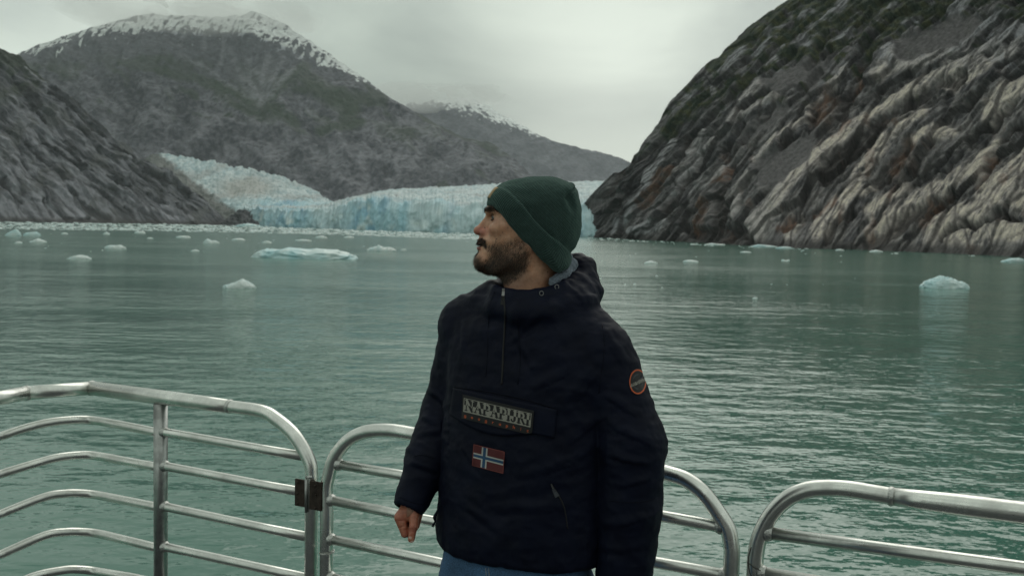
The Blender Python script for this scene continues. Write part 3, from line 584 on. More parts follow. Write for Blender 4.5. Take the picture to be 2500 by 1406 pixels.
def brash():
    R = np.random.RandomState(5); V, F = [], []; off = 0
    def put(px, py, smin, smax):
        nonlocal off
        c = at_z(px, py, 0); n_ = len(c); D = c[:, 1]
        w_ = (smin + (smax - smin) * R.rand(n_) ** 2.5) * D / FPX; h_ = w_ * R.uniform(.05, .2, n_); d_ = w_ * R.uniform(.5, .9, n_)
        a = np.arange(7) / 7 * 2 * np.pi
        for k, (rr, zz) in enumerate(((1.0, -.3), (.92, .55), (.55, 1.0))):
            pass
        rings = []
        for rr, zz in ((1.0, -.4), (.95, .5), (.5, 1.0)):
            jr = R.uniform(.7, 1.2, (n_, 7)); rings.append(np.stack([c[:, 0:1] + np.cos(a) * rr * jr * w_[:, None] / 2, c[:, 1:2] + np.sin(a) * rr * jr * d_[:, None] / 2, zz * h_[:, None] * R.uniform(.7, 1.2, (n_, 7))], -1))
        P = np.stack(rings, 1).reshape(n_, 21, 3)
        q = []
        for r in (0, 1):
            for j in range(7): q.append((r * 7 + j, r * 7 + (j + 1) % 7, r * 7 + 7 + (j + 1) % 7, r * 7 + 7 + j))
        q = np.array(q + [(14, 15, 16, 17), (14, 17, 18, 20), (18, 19, 20, 20)][:2] )
        V.append(P.reshape(-1, 3)); F.append((q[None] + (np.arange(n_) * 21 + off)[:, None, None]).reshape(-1, 4)); off += n_ * 21
    def foot(px): return np.interp(px, [-80, 0, 560, 650, 900, 1200, 1300], [540.5, 542, 550, 554, 563, 573.5, 577])
    n_ = 4200; px = R.uniform(-80, 1260, n_); th = np.interp(px, [0, 300, 560, 900, 1200], [17, 17, 17, 12, 14])
    py = foot(px) + .3 + th * R.rand(n_) ** 1.05; put(px, py, 2.5, 15)
    n_ = 150; px = R.uniform(-80, 1240, n_); py = foot(px) + 12 + 60 * R.rand(n_) ** 2; put(px, py, 2, 7)
    n_ = 230; px = R.uniform(1400, 2540, n_); fr = np.interp(px, [1400, 1480, 1700, 1900, 2100, 2300, 2500], [578, 581, 593, 603.5, 611, 619, 629])
    py = fr + 1.5 + 5 * R.rand(n_) ** 1.6; keep = (fbm(px / 60, 0 * px, 0, 3, 6) + (1800 - px) / 2500.) > -.02; put(px[keep], py[keep], 3, 16)
    n_ = 26; px = R.uniform(1430, 2100, n_); put(px, np.interp(px, [1400, 2100], [580, 612]) + 8 + 120 * R.rand(n_) ** 1.8, 3, 8)
    me = mesh('brash_ice', np.concatenate(V), np.concatenate(F), True)
    tag(link('brash_ice', me, M_floe), kind='stuff')
brash()


# ------------------------------------------------------------------ boat
DECK = CAMZ - 1.65
m, t, b = pmat('deck_paint', (.055, .06, .065), .7); n = noise_node(t, 6, 5); vary(t, b, (.055, .06, .065), n.outputs[0], .7, 1.3); add_bump(t, b, n.outputs[0], .3, .01); M_deck = m
m, t, b = pmat('unseen_cabin_paint', (.09, .095, .10), .5); n = noise_node(t, 2, 4); vary(t, b, (.26, .26, .26), n.outputs[0], .85, 1.15); M_unseen_cabin = m
def prism(pts, z0, z1):
    n_ = len(pts); V = [(x, y, z0) for x, y in pts] + [(x, y, z1) for x, y in pts]
    return V, [tuple(range(n_ - 1, -1, -1)), tuple(range(n_, 2 * n_))] + [(i, (i + 1) % n_, n_ + (i + 1) % n_, n_ + i) for i in range(n_)]
V, F = prism([(-2.4, -4.5), (4.2, -4.5), (4.2, .85), (1.30, 2.41), (-1.66, 3.93), (-1.98, 3.72), (-2.3, 2.9)], 3.2, DECK)
tag(link('boat_deck', mesh('boat_deck', V, F, False), M_deck), kind='structure')
V, F = prism([(-2.2, -4.4), (3.6, -4.4), (3.6, -2.3), (-2.2, -2.3)], DECK + .002, DECK + 2.35)  # unseen cabin added to darken the pipe reflections and bounce fill on the man
V2, F2 = prism([(-2.3, -4.45), (3.7, -4.45), (3.7, -1.7), (-2.3, -1.7)], DECK + 2.352, DECK + 2.45)  # roof overhang of the unseen cabin, added for its shade
V += V2; F += [tuple(i + 8 for i in f) for f in F2]
tag(link('unseen_cabin', mesh('unseen_cabin', V, F, False), M_unseen_cabin), kind='structure')

m, t, b = pmat('galvanised_pipe', (.60, .61, .58), .24, 1.0)
n = noise_node(t, 9, 6, rough=.7); nb2 = noise_node(t, 90, 3)
vary(t, b, (.80, .81, .77), n.outputs[0], .7, 1.12)
t.links.new(mapr(t, n.outputs[0], .3, .7, .42, .20), b.inputs['Roughness']); add_bump(t, b, nb2.outputs[0], .12, .002)
M_pipe = m
m, t, b = pmat('dull_pipe', (.42, .43, .42), .42, 1.0)
n = noise_node(t, 14, 6, rough=.7); vary(t, b, (.44, .45, .44), n.outputs[0], .5, 1.2); nb2 = noise_node(t, 120, 3); add_bump(t, b, nb2.outputs[0], .15, .002)
t.links.new(mapr(t, n.outputs[0], .3, .7, .5, .32), b.inputs['Roughness']); M_post = m
m, t, b = pmat('weld_metal', (.5, .51, .49), .4, 1.0); nb2 = noise_node(t, 160, 3); add_bump(t, b, nb2.outputs[0], .6, .004); M_weld = m
m, t, b = pmat('hinge_steel', (.045, .032, .026), .55, .6); nb2 = noise_node(t, 60, 4); vary(t, b, (.05, .036, .03), nb2.outputs[0], .6, 1.5); add_bump(t, b, nb2.outputs[0], .3, .003); M_hinge = m
m, t, b = pmat('wire', (.10, .10, .095), .5, .8); M_wire = m
def spline(P, n=10):
    P = np.asarray(P, float); Q = np.vstack([2 * P[0] - P[1], P, 2 * P[-1] - P[-2]]); out_ = []
    for i in range(1, len(Q) - 2):
        tt = np.linspace(0, 1, n, endpoint=False)[:, None]; a, b_, c, d = Q[i - 1], Q[i], Q[i + 1], Q[i + 2]
        out_.append(.5 * (2 * b_ + (c - a) * tt + (2 * a - 5 * b_ + 4 * c - d) * tt ** 2 + (3 * b_ - a - 3 * c + d) * tt ** 3))
    return np.vstack(out_ + [P[-1:]])
def tube(P, r, n=20, cap=True):
    P = np.asarray(P, float); T = np.gradient(P, axis=0); T /= np.linalg.norm(T, axis=1)[:, None] + 1e-12
    r = np.broadcast_to(np.asarray(r, float), (len(P),)) if np.ndim(r) == 0 else np.interp(np.linspace(0, 1, len(P)), np.linspace(0, 1, len(r)), r)
    ref = np.array([0, 0, 1.]) if abs(T[0][2]) < .9 else np.array([1., 0, 0]); u = np.cross(T[0], ref); u /= np.linalg.norm(u); V = []
    a = np.arange(n) / n * 2 * np.pi
    for i in range(len(P)):
        u = u - T[i] * (u @ T[i]); u /= np.linalg.norm(u); v = np.cross(T[i], u)
        V.append(P[i] + r[i] * (np.cos(a)[:, None] * u + np.sin(a)[:, None] * v))
    V = np.vstack(V); F = [(i * n + j, i * n + (j + 1) % n, (i + 1) * n + (j + 1) % n, (i + 1) * n + j) for i in range(len(P) - 1) for j in range(n)]
    if cap: F += [tuple(range(n - 1, -1, -1)), tuple(range((len(P) - 1) * n, len(P) * n))]
    return V, F
def join(parts):
    V, F = [], []; off = 0
    for v, f in parts: V.append(np.asarray(v, float)); F += [tuple(i + off for i in q) for q in f]; off += len(v)
    return np.vstack(V), F
CPN = np.array([-1.638, 3.814]); CPD = np.array([1.247 + 1.638, 2.337 - 3.814])
def on_wall(px, py, A, B):
    d = ray(px, py).T; n2 = np.array([-(B - A)[1], (B - A)[0]]); tt = (n2 @ A) / (d[:, :2] @ n2)
    return d * tt[:, None] + np.array([0, 0, CAMZ])
PB = np.array([-1.823, 3.676]); PA = np.array([-1.865 - .075, 3.564 - .10])
def rp_(*p):
    out_ = []
    for i in range(0, len(p), 2):
        px, py = p[i], p[i + 1]
        out_.append(on_wall(px, py, CPN, CPN + CPD)[0] if px >= 223 else on_wall(px, py, PB, CPN)[0])
    return np.array(out_)
def part(name, geo, mat, parent, smooth=True):
    o = link(name, mesh(name, *geo, smooth=smooth), mat, parent); return o
def collar(p, q, r, wd=.008):
    d = (q - p) / np.linalg.norm(q - p); R0 = r
    return tube([p - d * wd, p - d * wd * .5, p, p + d * wd * .5, p + d * wd], [r * .98, R0 * 1.07, R0 * 1.10, R0 * 1.07, r * .98], 24, False)
def weldbead(c, axis, r):
    axis = axis / np.linalg.norm(axis); k = np.array([c - axis * .004, c + axis * .003, c + axis * .010, c + axis * .016])
    return tube(k, [r * 1.30, r * 1.36, r * 1.2, r * 1.01], 18, False)
BAR_R = .0165
def down(p, z): q = np.array(p, float); q[2] = z; return q

# --- left section (bow corner to the hinge)
RL = empty('metal_railing', (-1.2, 3.6, DECK)); tag(RL, 'left section of the silver pipe railing, bent round the bow corner, with its upright post', 'railing', 'guard rail sections round the deck')
lt = [rp_(223, 947)[0], PB_ := np.array([PB[0], PB[1], 5.34]), np.array([-1.90, 3.46, 5.34]), np.array([-2.10, 2.95, 5.34]), np.array([-2.25, 2.4, 5.34])]
lt[0][2] = 5.34
straight = rp_(223, 947, 392, 970, 561, 992)
arc = spline(rp_(561, 992, 640, 1004, 676, 1024, 713, 1056, 740, 1095, 757, 1131, 761, 1162), 8)
post_end = down(rp_(761, 1162)[0], DECK)
def seglist(P): return tube(np.array(P), .0265, 24)
g = join([tube(np.array([lt[i], lt[i] * .5 + lt[i + 1] * .5, lt[i + 1]]), .0265, 24) for i in range(4)] + [tube(np.vstack([straight[0], straight[0] * .35 + straight[2] * .65, straight[0] * .15 + straight[2] * .85, straight[2]]), [.0275, .0275, .0265, .0235], 24), tube(np.vstack([arc, post_end]), [.0235] * 3 + [.0225], 24)])
part('top_rail', g, M_pipe, RL)
for p, q, r in ((lt[0], straight[1], .0275), (lt[1], lt[2], .0265), (straight[2], arc[6], .0235)):
    part('weld_seam', collar(p, q, r), M_weld, RL)
pt = rp_(392, 985)[0]; part('post', tube([down(pt, DECK), down(pt, 5.0), pt], .0255, 24), M_post, RL)
def left_path(ls, ext):
    P = spline(rp_(*ls), 8); e = P[0] + np.array([-.10, -.25, -.0]); return np.vstack([P[0] + 2.5 * (e - P[0]), P])
LB = [((0,1065,65,1044,126,1030,187,1024.5,230,1026,300,1038,374,1053), (400,1054,640,1096,738,1113)), ((0,1157,90,1130,144,1116,201,1110.5,240,1113,300,1124,374,1137.6), (403,1137,640,1183,752,1203)),
  ((0,1254.6,108,1213,162,1204,201,1204,240,1208.5,300,1220,374,1235), (403,1236,640,1287,752,1310)), ((0,1353.6,108,1307,162,1298,201,1298,240,1302,300,1316,374,1334), (403,1334,640,1386,752,1411)),
  ((0,1455,72,1410,155,1391,201,1390,240,1395,313,1407,374,1420), (403,1424,640,1478,752,1504))]
for a_, b_ in LB:
    pa = left_path(a_, 0); ca = rp_(392, a_[-1] + 3)[0]; part('bar', tube(np.vstack([pa, ca]), BAR_R, 18), M_pipe, RL)
    pb = rp_(*b_); cb = rp_(392, b_[1] - 2)[0]; o_ = part('bar', tube(np.vstack([cb, pb]), BAR_R, 18), M_pipe, RL)
    wb = weldbead(pb[0] - (pb[1] - pb[0]) / np.linalg.norm(pb[1] - pb[0]) * .004, pb[1] - pb[0], BAR_R); part('weld', wb, M_weld, o_)
# --- middle gate
RM = empty('metal_gate', (.1, 2.9, DECK)); tag(RM, 'silver pipe gate section with rounded corners behind the man', 'railing gate', 'guard rail sections round the deck')
mid = rp_(798, 1253, 797, 1192, 803, 1162, 813, 1125, 831, 1095, 855, 1071, 888, 1055, 928, 1050, 964, 1051.5, 1014, 1060)
mid2 = rp_(1622, 1153, 1673, 1170, 1718, 1204, 1755, 1253, 1778, 1294, 1787, 1343)
P = np.vstack([down(mid[0], DECK), spline(mid, 6), mid[-1] * .5 + mid2[0] * .5, spline(mid2, 8), down(mid2[-1], DECK)])
part('gate_frame', tube(P, .0225, 24), M_pipe, RM)
for ls in ((825, 1133, 985, 1160, 1605, 1257, 1763, 1286), (806, 1220, 1031, 1266, 1594, 1371, 1772, 1403), (806, 1315, 1066, 1371, 1600, 1486, 1780, 1524), (806, 1408, 1066, 1472, 1600, 1600, 1780, 1645)):
    P = rp_(*ls); o_ = part('bar', tube(P, BAR_R, 18), M_pipe, RM)
    for e0, e1 in ((P[0], P[1]), (P[-1], P[-2])): part('weld', weldbead(e0 + (e1 - e0) / np.linalg.norm(e1 - e0) * .002, e1 - e0, BAR_R * .96), M_weld, o_)
# --- right section
RR = empty('metal_railing', (1.1, 2.4, DECK)); tag(RR, 'right section of the silver pipe railing with a thicker sleeve on its top rail', 'railing', 'guard rail sections round the deck')
rt = rp_(1844, 1362, 1851, 1321, 1868, 1279, 1891, 1245, 1925, 1215, 1966, 1197, 2011, 1191, 2067, 1193, 2124, 1202, 2176, 1211)
far_ = rp_(2500, 1252)[0]; dirr = far_ - rt[-1]
part('top_rail', join([tube(np.vstack([down(rt[0], DECK), spline(rt, 8)]), .0222, 24), tube([rt[-1] - dirr * .01, rt[-1] + dirr * .25, rt[-1] + dirr * .5, far_, rt[-1] + dirr * 3.2], [.0225, .0252, .0275, .0278, .0278], 24)]), M_pipe, RR)
part('weld_seam', collar(rt[-1], far_, .023, .007), M_weld, RR)
for ls in ((1867, 1299, 2500, 1386), (1851, 1396, 2500, 1502), (1849, 1494, 2500, 1618), (1849, 1590, 2500, 1735)):
    P = rp_(*ls); d_ = P[1] - P[0]; o_ = part('bar', tube([P[0], P[1], P[0] + d_ * 3], BAR_R * 1.05, 18), M_pipe, RR)
    part('weld', weldbead(P[0] + d_ / np.linalg.norm(d_) * .006, d_, BAR_R * 1.05), M_weld, o_)
# --- hinge between left section and gate, rough box plates welded to the posts
def plate(c0, c1, th, off):
    P0 = rp_(*c0)[0]; P1 = rp_(*c1)[0]; ax = CPD / np.linalg.norm(CPD); ax = np.array([ax[0], ax[1], 0]); nn = np.array([-ax[1], ax[0], 0]); nn = -nn if nn[1] > 0 else nn
    w_ = (P1 - P0) @ ax; h_ = P0[2] - P1[2]; o0 = P0 + nn * off
    def vb(a, b_, c): return o0 + ax * a + nn * b_ + np.array([0, 0, -c])
    e = .0015
    V = []; 
    for zz, ins in ((0, e), (e, 0), (h_ - e, 0), (h_, e)):
        for a, b_ in ((ins, ins), (w_ - ins, ins), (w_ - ins, th - ins), (ins, th - ins)): V.append(vb(a, b_, zz))
    F = [(0, 1, 2, 3), (15, 14, 13, 12)] + [(k * 4 + j, k * 4 + 4 + j, k * 4 + 4 + (j + 1) % 4, k * 4 + (j + 1) % 4) for k in range(3) for j in range(4)]
    return np.array(V), F, vb
def screws(vb, pts, th):
    gs = []
    for a, c in pts:
        p = vb(a, th, c); q = vb(a, th + .003, c); gs.append(tube([p, p * .4 + q * .6, q], [.0042, .0042, .003], 10))
    return join(gs)
V, F, vb = plate((733, 1163), (760, 1234), .006, .022); hl = part('hinge_leaf', (V, F), M_hinge, RL, False); [part('screw', screws(vb, [q_], .006), M_hinge, hl) for q_ in ((.012, .012), (.012, .05), (.012, .085))]
V, F, vb = plate((768, 1168), (796, 1243), .006, .022); hr = part('hinge_leaf', (V, F), M_hinge, RM, False); [part('screw', screws(vb, [q_], .006), M_hinge, hr) for q_ in ((.026, .014), (.029, .045), (.027, .09))]
pp = rp_(760.5, 1166, 760.5, 1245); offv = np.array([-.4558, -.8901, 0]) * .028
part('hinge_pin', tube([pp[0] + offv, pp[0] * .5 + pp[1] * .5 + offv, pp[1] + offv], .0055, 14), M_post, RL)
pq = rp_(757, 1161, 783, 1167); part('weld', join([tube([pq[0] + offv * .7, pq[0] + offv * .7 + [.02, -.01, .002]], .006, 10)]), M_weld, hl)
# --- wire ties
def loop(c, r, tiltx, n_=28, rr=.0016):
    a = np.linspace(0, 2 * np.pi, n_); return tube(np.stack([c[0] + r * np.cos(a), c[1] + r * np.sin(a), c[2] + tiltx * np.cos(a) + .001 * np.sin(7 * a)], -1), rr, 8)
wl = join([loop(rp_(798, 1348)[0], .0245, .002), loop(rp_(798, 1346)[0], .0247, .004)]); o_ = link('wire_tie', mesh('wire_tie', *wl), M_weld); tag(o_, 'twisted wire wound round the left upright of the middle gate', 'wire')
c_ = rp_(1846, 1382)[0]; wl = join([loop(c_, .0245, -.012), tube(spline([c_ + [-.02, -.02, .06], c_ + [-.026, -.02, .03], c_ + [-.022, -.024, -.01], c_ + [.0, -.026, -.03], c_ + [.03, -.022, -.02]], 6), .0016, 8)])
o_ = link('wire_tie', mesh('wire_tie', *wl), M_wire); tag(o_, 'dark wire looped round the bent upright of the right railing section', 'wire')
V, F, vb = plate((1783, 1402), (1852, 1450), .012, .012); o_ = part('latch_bracket', (V, F), M_post, RM, False)


# ------------------------------------------------------------------ the man
D0 = 2.45; SC = D0 / FPX                   # local unit: one photograph pixel at 2.45 m (about 1 mm)
def K(px, py, dy=0.0):                     # picture point at a given depth offset -> local coordinates
    f = (D0 + dy * SC) / D0; return np.array([(px - 1250) * f, dy, (703 - py) * f])
def H(px, py, dy=0.0): return np.array([px - 1250., dy, 703. - py])
def toW(V):
    V = np.asarray(V, float); return np.array([0, 0, CAMZ]) + V[:, 0:1] * SC * RT + V[:, 2:3] * SC * UP + (D0 + V[:, 1:2] * SC) * fwd
class Vol:
    def __init__(s, lo, hi, h):
        s.lo = np.array(lo, float); s.h = h; n = np.ceil((np.array(hi) - s.lo) / h).astype(int) + 1
        s.X = (s.lo[0] + np.arange(n[0]) * h).astype(np.float32)[:, None, None]; s.Y = (s.lo[1] + np.arange(n[1]) * h).astype(np.float32)[None, :, None]; s.Z = (s.lo[2] + np.arange(n[2]) * h).astype(np.float32)[None, None, :]
        s.F = np.full(tuple(n), 400., np.float32)
    def sl(s, lo, hi):
        a = np.clip(np.floor((np.array(lo) - s.lo) / s.h).astype(int), 0, np.array(s.F.shape)); b_ = np.clip(np.ceil((np.array(hi) - s.lo) / s.h).astype(int) + 1, 0, np.array(s.F.shape))
        return tuple(slice(i, j) for i, j in zip(a, b_))
    def put(s, fn, lo, hi, k=0, sub=False, m=None):
        m = (k + 12) if m is None else m
        q = s.sl(np.array(lo) - m, np.array(hi) + m); X, Y, Z = s.X[q[0]], s.Y[:, q[1]], s.Z[:, :, q[2]]
        if min(s.F[q].shape) == 0: return
        d = fn(X, Y, Z).astype(np.float32); F = s.F[q]
        if sub: s.F[q] = smax(F, -d, k)
        else: s.F[q] = smin(F, d, k)
def smin(a, b_, k):
    if np.ndim(k) == 0 and k <= 0: return np.minimum(a, b_)
    h = np.maximum(k - np.abs(a - b_), 0) / k; return np.minimum(a, b_) - h * h * k * .25
def smax(a, b_, k): return -smin(-a, -b_, k)
def cone(a, b_, ra, rb):
    a, b_ = np.array(a, float), np.array(b_, float); ab = b_ - a; L = ab @ ab + 1e-6
    def f(X, Y, Z):
        t = np.clip(((X - a[0]) * ab[0] + (Y - a[1]) * ab[1] + (Z - a[2]) * ab[2]) / L, 0, 1)
        return np.sqrt((X - a[0] - t * ab[0]) ** 2 + (Y - a[1] - t * ab[1]) ** 2 + (Z - a[2] - t * ab[2]) ** 2) - (ra * (1 - t) + rb * t)
    m = max(ra, rb); return f, np.minimum(a, b_) - m, np.maximum(a, b_) + m
def ell(c, r, rot=0.0):                    # rot about the depth axis, degrees
    c = np.array(c, float); r = np.array(r, float); ca, sa = math.cos(math.radians(rot)), math.sin(math.radians(rot))
    def f(X, Y, Z):
        x, y, z = X - c[0], Y - c[1], Z - c[2]; x, z = x * ca + z * sa, -x * sa + z * ca
        e = np.sqrt((x / r[0]) ** 2 + (y / r[1]) ** 2 + (z / r[2]) ** 2); return (e - 1) * r.min()
    m = r.max(); return f, c - m, c + m
def loft(zs, cx, cy, a, b_, yaw=0., p=2.2):
    zs, cx, cy, a, b_ = [np.array(v, float) for v in (zs, cx, cy, a, b_)]; o_ = np.argsort(zs); zs, cx, cy, a, b_ = zs[o_], cx[o_], cy[o_], a[o_], b_[o_]
    zz = np.linspace(zs[0], zs[-1], 200); ker = np.hanning(15); ker /= ker.sum(); S_ = lambda v: np.convolve(np.pad(np.interp(zz, zs, v), 7, mode='edge'), ker, 'valid')
    CX, CY, A_, B_ = S_(cx), S_(cy), S_(a), S_(b_); ca, sa = math.cos(math.radians(yaw)), math.sin(math.radians(yaw))
    def f(X, Y, Z):
        i = lambda v: np.interp(Z.ravel(), zz, v).reshape(Z.shape)
        x = X - i(CX); y = Y - i(CY); u = x * ca - y * sa; v = x * sa + y * ca; AA, BB = i(A_), i(B_)
        e = (np.abs(u / AA) ** p + np.abs(v / BB) ** p) ** (1 / p); d = (e - 1) * np.minimum(AA, BB)
        dz = np.maximum(Z - zs[-1], zs[0] - Z); return np.maximum(d, dz)
    m = max(a.max(), b_.max()); return f, np.array([cx.min() - m, cy.min() - m, zs[0]]), np.array([cx.max() + m, cy.max() + m, zs[-1]])
def nets(vol):
    F = vol.F; n = np.array(F.shape); ins = F < 0; acc = np.zeros(tuple(n - 1) + (3,), np.float32); cnt = np.zeros(tuple(n - 1), np.float32)
    c8 = [(i, j, k) for i in (0, 1) for j in (0, 1) for k in (0, 1)]
    mixed = np.zeros(tuple(n - 1), bool); s0 = ins[:-1, :-1, :-1]
    for i, j, k in c8: mixed |= (ins[i:n[0] - 1 + i, j:n[1] - 1 + j, k:n[2] - 1 + k] != s0)
    I = np.argwhere(mixed); vid = -np.ones(tuple(n - 1), np.int64); vid[mixed] = np.arange(len(I))
    P = np.zeros((len(I), 3)); C = np.zeros(len(I))
    for ax in range(3):
        o1, o2 = [a for a in range(3) if a != ax]
        for a in (0, 1):
            for b_ in (0, 1):
                d = np.zeros(3, int); d[o1] = a; d[o2] = b_; A = I + d; B = A.copy(); B[:, ax] += 1
                fa = F[tuple(A.T)]; fb = F[tuple(B.T)]; cr = (fa < 0) != (fb < 0); t = np.where(cr, fa / (fa - fb + 1e-12), 0)
                pt = A.astype(float); pt[:, ax] += t; P += pt * cr[:, None]; C += cr
    P = P / C[:, None]; Q = []
    for ax in range(3):
        o1, o2 = [(1, 2), (2, 0), (0, 1)][ax]
        sl0 = [slice(None)] * 3; sl1 = [slice(None)] * 3; sl0[ax] = slice(0, n[ax] - 1); sl1[ax] = slice(1, n[ax])
        a, b_ = ins[tuple(sl0)], ins[tuple(sl1)]; E = np.argwhere(a != b_); E = E[(E[:, o1] > 0) & (E[:, o2] > 0) & (E[:, o1] < n[o1] - 1) & (E[:, o2] < n[o2] - 1)]
        d1 = np.zeros(3, int); d1[o1] = 1; d2 = np.zeros(3, int); d2[o2] = 1
        q = np.stack([vid[tuple((E - d1 - d2).T)], vid[tuple((E - d2).T)], vid[tuple(E.T)], vid[tuple((E - d1).T)]], -1)
        flip = ~a[tuple(E.T)]; q[flip] = q[flip][:, ::-1]; Q.append(q)
    Q = np.vstack(Q); Q = Q[(Q >= 0).all(1)]
    return vol.lo + P * vol.h, Q
def relax(V, Q, it=2, lam=.5):
    e = np.vstack([Q[:, [0, 1]], Q[:, [1, 2]], Q[:, [2, 3]], Q[:, [3, 0]]]); V = V.copy()
    deg = np.bincount(e.ravel(), minlength=len(V))[:, None] + 1e-9
    for _ in range(it):
        S2 = np.stack([np.bincount(e[:, 0], V[e[:, 1], k], len(V)) + np.bincount(e[:, 1], V[e[:, 0], k], len(V)) for k in range(3)], 1); V += lam * (S2 / deg - V)
    return V
def vnorm(V, Q):
    n = np.cross(V[Q[:, 2]] - V[Q[:, 0]], V[Q[:, 3]] - V[Q[:, 1]]); N_ = np.zeros_like(V)
    for k in range(4):
        for c in range(3): N_[:, c] += np.bincount(Q[:, k], n[:, c], len(V))
    return N_ / (np.linalg.norm(N_, axis=1)[:, None] + 1e-9)
def poly_sd(X, Z, poly):                   # signed distance to a closed outline in the side plane, negative inside
    d = np.full(np.broadcast(X, Z).shape, 1e9); inside = np.zeros(d.shape, bool); n = len(poly)
    for i in range(n):
        (x0, z0), (x1, z1) = poly[i], poly[(i + 1) % n]; dx, dz = x1 - x0, z1 - z0
        t = np.clip(((X - x0) * dx + (Z - z0) * dz) / (dx * dx + dz * dz + 1e-9), 0, 1); d = np.minimum(d, (X - x0 - t * dx) ** 2 + (Z - z0 - t * dz) ** 2)
        c = ((z0 > Z) != (z1 > Z)) & (X < (x1 - x0) * (Z - z0) / (z1 - z0 + 1e-12) + x0); inside ^= c
    return np.where(inside, -np.sqrt(d), np.sqrt(d))
def outline(pts, n=6):
    P = np.array([(x - 1250., 703. - y) for x, y in pts]); P3 = np.hstack([P, P[:, :1] * 0]); L = len(P3); Q = np.vstack([P3[-2:], P3, P3[:3]]); sp = spline(Q, n)
    return [tuple(v[:2]) for v in sp[2 * n:2 * n + L * n]]
def pillow(poly, Wm, R_, p=2.2, cy=0.):    # closed side outline blown up to a rounded solid of half depth Wm
    def f(X, Y, Z):
        q = -poly_sd(X[:, 0, :], Z[0, 0, :][None] + 0 * X[:, 0, :], poly)[:, None, :]
        t = 1 - q / R_; e = (np.clip(t, 0, None) ** p + np.abs((Y - cy) / Wm) ** p) ** (1 / p); return (e - 1) * min(Wm, R_)
    return f

MAN = empty('person', tuple(toW([K(1275, 560, 10)])[0] * [1, 1, 0] + [0, 0, DECK]))
tag(MAN, 'bearded man in a green knit beanie, navy anorak and jeans, looking left at the glacier', 'person')
def child(name, V, Q, mat, parent=MAN, col=None, smooth=True, mi=None, attr=None):
    me = mesh(name, toW(V), Q, smooth, col=col, mi=mi)
    if attr is not None and len(me.vertices) == len(attr):
        a = me.attributes.new('rc', 'FLOAT_VECTOR', 'POINT'); a.data.foreach_set('vector', np.asarray(attr, np.float32).ravel())
    return link(name, me, mat, parent)

# --- materials
m, t, b = pmat('skin', rough=.42, spec=.5); a = N(t, 'ShaderNodeVertexColor'); a.layer_name = 'Col'; n = noise_node(t, 140, 4)
vary(t, b, a.outputs[0], n.outputs[0], .86, 1.12); add_bump(t, b, n.outputs[0], .15, .001)
b.inputs['Subsurface Weight'].default_value = .12; b.inputs['Subsurface Radius'].default_value = (.008, .003, .0015); b.inputs['Subsurface Scale'].default_value = 1.0
M_skin = m
m, t, b = pmat('navy_fabric', (.0034, .0052, .0150), .6, 0, .13); n = noise_node(t, 14, 5); n2_ = noise_node(t, 700, 2)
vary(t, b, (.0034, .0052, .0150), n.outputs[0], .75, 1.25); add_bump(t, b, n.outputs[0], .35, .006)
M_navy = m
m, t, b = pmat('black_backing', (.006, .006, .007), .7); M_black = m
m, t, b = pmat('trim_navy', (.004, .005, .011), .7, 0, .1); M_trim = m
m, t, b = pmat('grey_fleece', (.15, .18, .22), .95); n = noise_node(t, 220, 4); vary(t, b, (.15, .18, .22), n.outputs[0], .6, 1.35); add_bump(t, b, n.outputs[0], .8, .003); M_fleece = m
m, t, b = pmat('denim', (.028, .065, .12), .85); n = noise_node(t, 420, 3); n4 = noise_node(t, 8, 3); v_ = vary(t, b, (.034, .085, .165), n.outputs[0], .5, 1.6)
v2_ = N(t, 'ShaderNodeMixRGB', blend_type='MULTIPLY'); v2_.inputs[0].default_value = 1; t.links.new(v_.outputs[0], v2_.inputs[1]); t.links.new(mapr(t, n4.outputs[0], .3, .7, .65, 1.5), v2_.inputs[2]); t.links.new(v2_.outputs[0], b.inputs['Base Color']); add_bump(t, b, n.outputs[0], .4, .001); M_denim = m
m, t, b = pmat('rib_knit', (.020, .058, .046), .95, 0, .2)
at = N(t, 'ShaderNodeAttribute'); at.attribute_name = 'rc'; sx = N(t, 'ShaderNodeSeparateXYZ'); t.links.new(at.outputs['Vector'], sx.inputs[0])
def msin(t, src, k):
    a = N(t, 'ShaderNodeMath', operation='MULTIPLY'); a.inputs[1].default_value = k; t.links.new(src, a.inputs[0]); s_ = N(t, 'ShaderNodeMath', operation='SINE'); t.links.new(a.outputs[0], s_.inputs[0]); return s_.outputs[0]
sr = msin(t, sx.outputs[0], 1.0); ss = msin(t, sx.outputs[1], 1.0)
ad = N(t, 'ShaderNodeMath', operation='MULTIPLY_ADD'); t.links.new(ss, ad.inputs[0]); ad.inputs[1].default_value = .3; t.links.new(sr, ad.inputs[2])
n = noise_node(t, 160, 4); n2_ = N(t, 'ShaderNodeMath', operation='ADD'); t.links.new(ad.outputs[0], n2_.inputs[0]); t.links.new(n.outputs[0], n2_.inputs[1])
cmap = mapr(t, sr, -1, 1, .58, 1.15); nn_ = mapr(t, n.outputs[0], .3, .7, .8, 1.2); mm_ = N(t, 'ShaderNodeMath', operation='MULTIPLY'); t.links.new(cmap, mm_.inputs[0]); t.links.new(nn_, mm_.inputs[1])
cc = N(t, 'ShaderNodeVectorMath', operation='SCALE'); cc.inputs[0].default_value = (.034, .062, .056); t.links.new(mm_.outputs[0], cc.inputs['Scale']); t.links.new(cc.outputs[0], b.inputs['Base Color'])
add_bump(t, b, n2_.outputs[0], .6, .0011); b.inputs['Sheen Weight'].default_value = .25; b.inputs['Sheen Tint'].default_value = (.5, .8, .7, 1); M_knit = m
m, t, b = pmat('hair', (.014, .010, .008), .55, 0, .4); M_hair = m
m, t, b = pmat('hair_brown', (.075, .044, .026), .55, 0, .4); M_hair2 = m
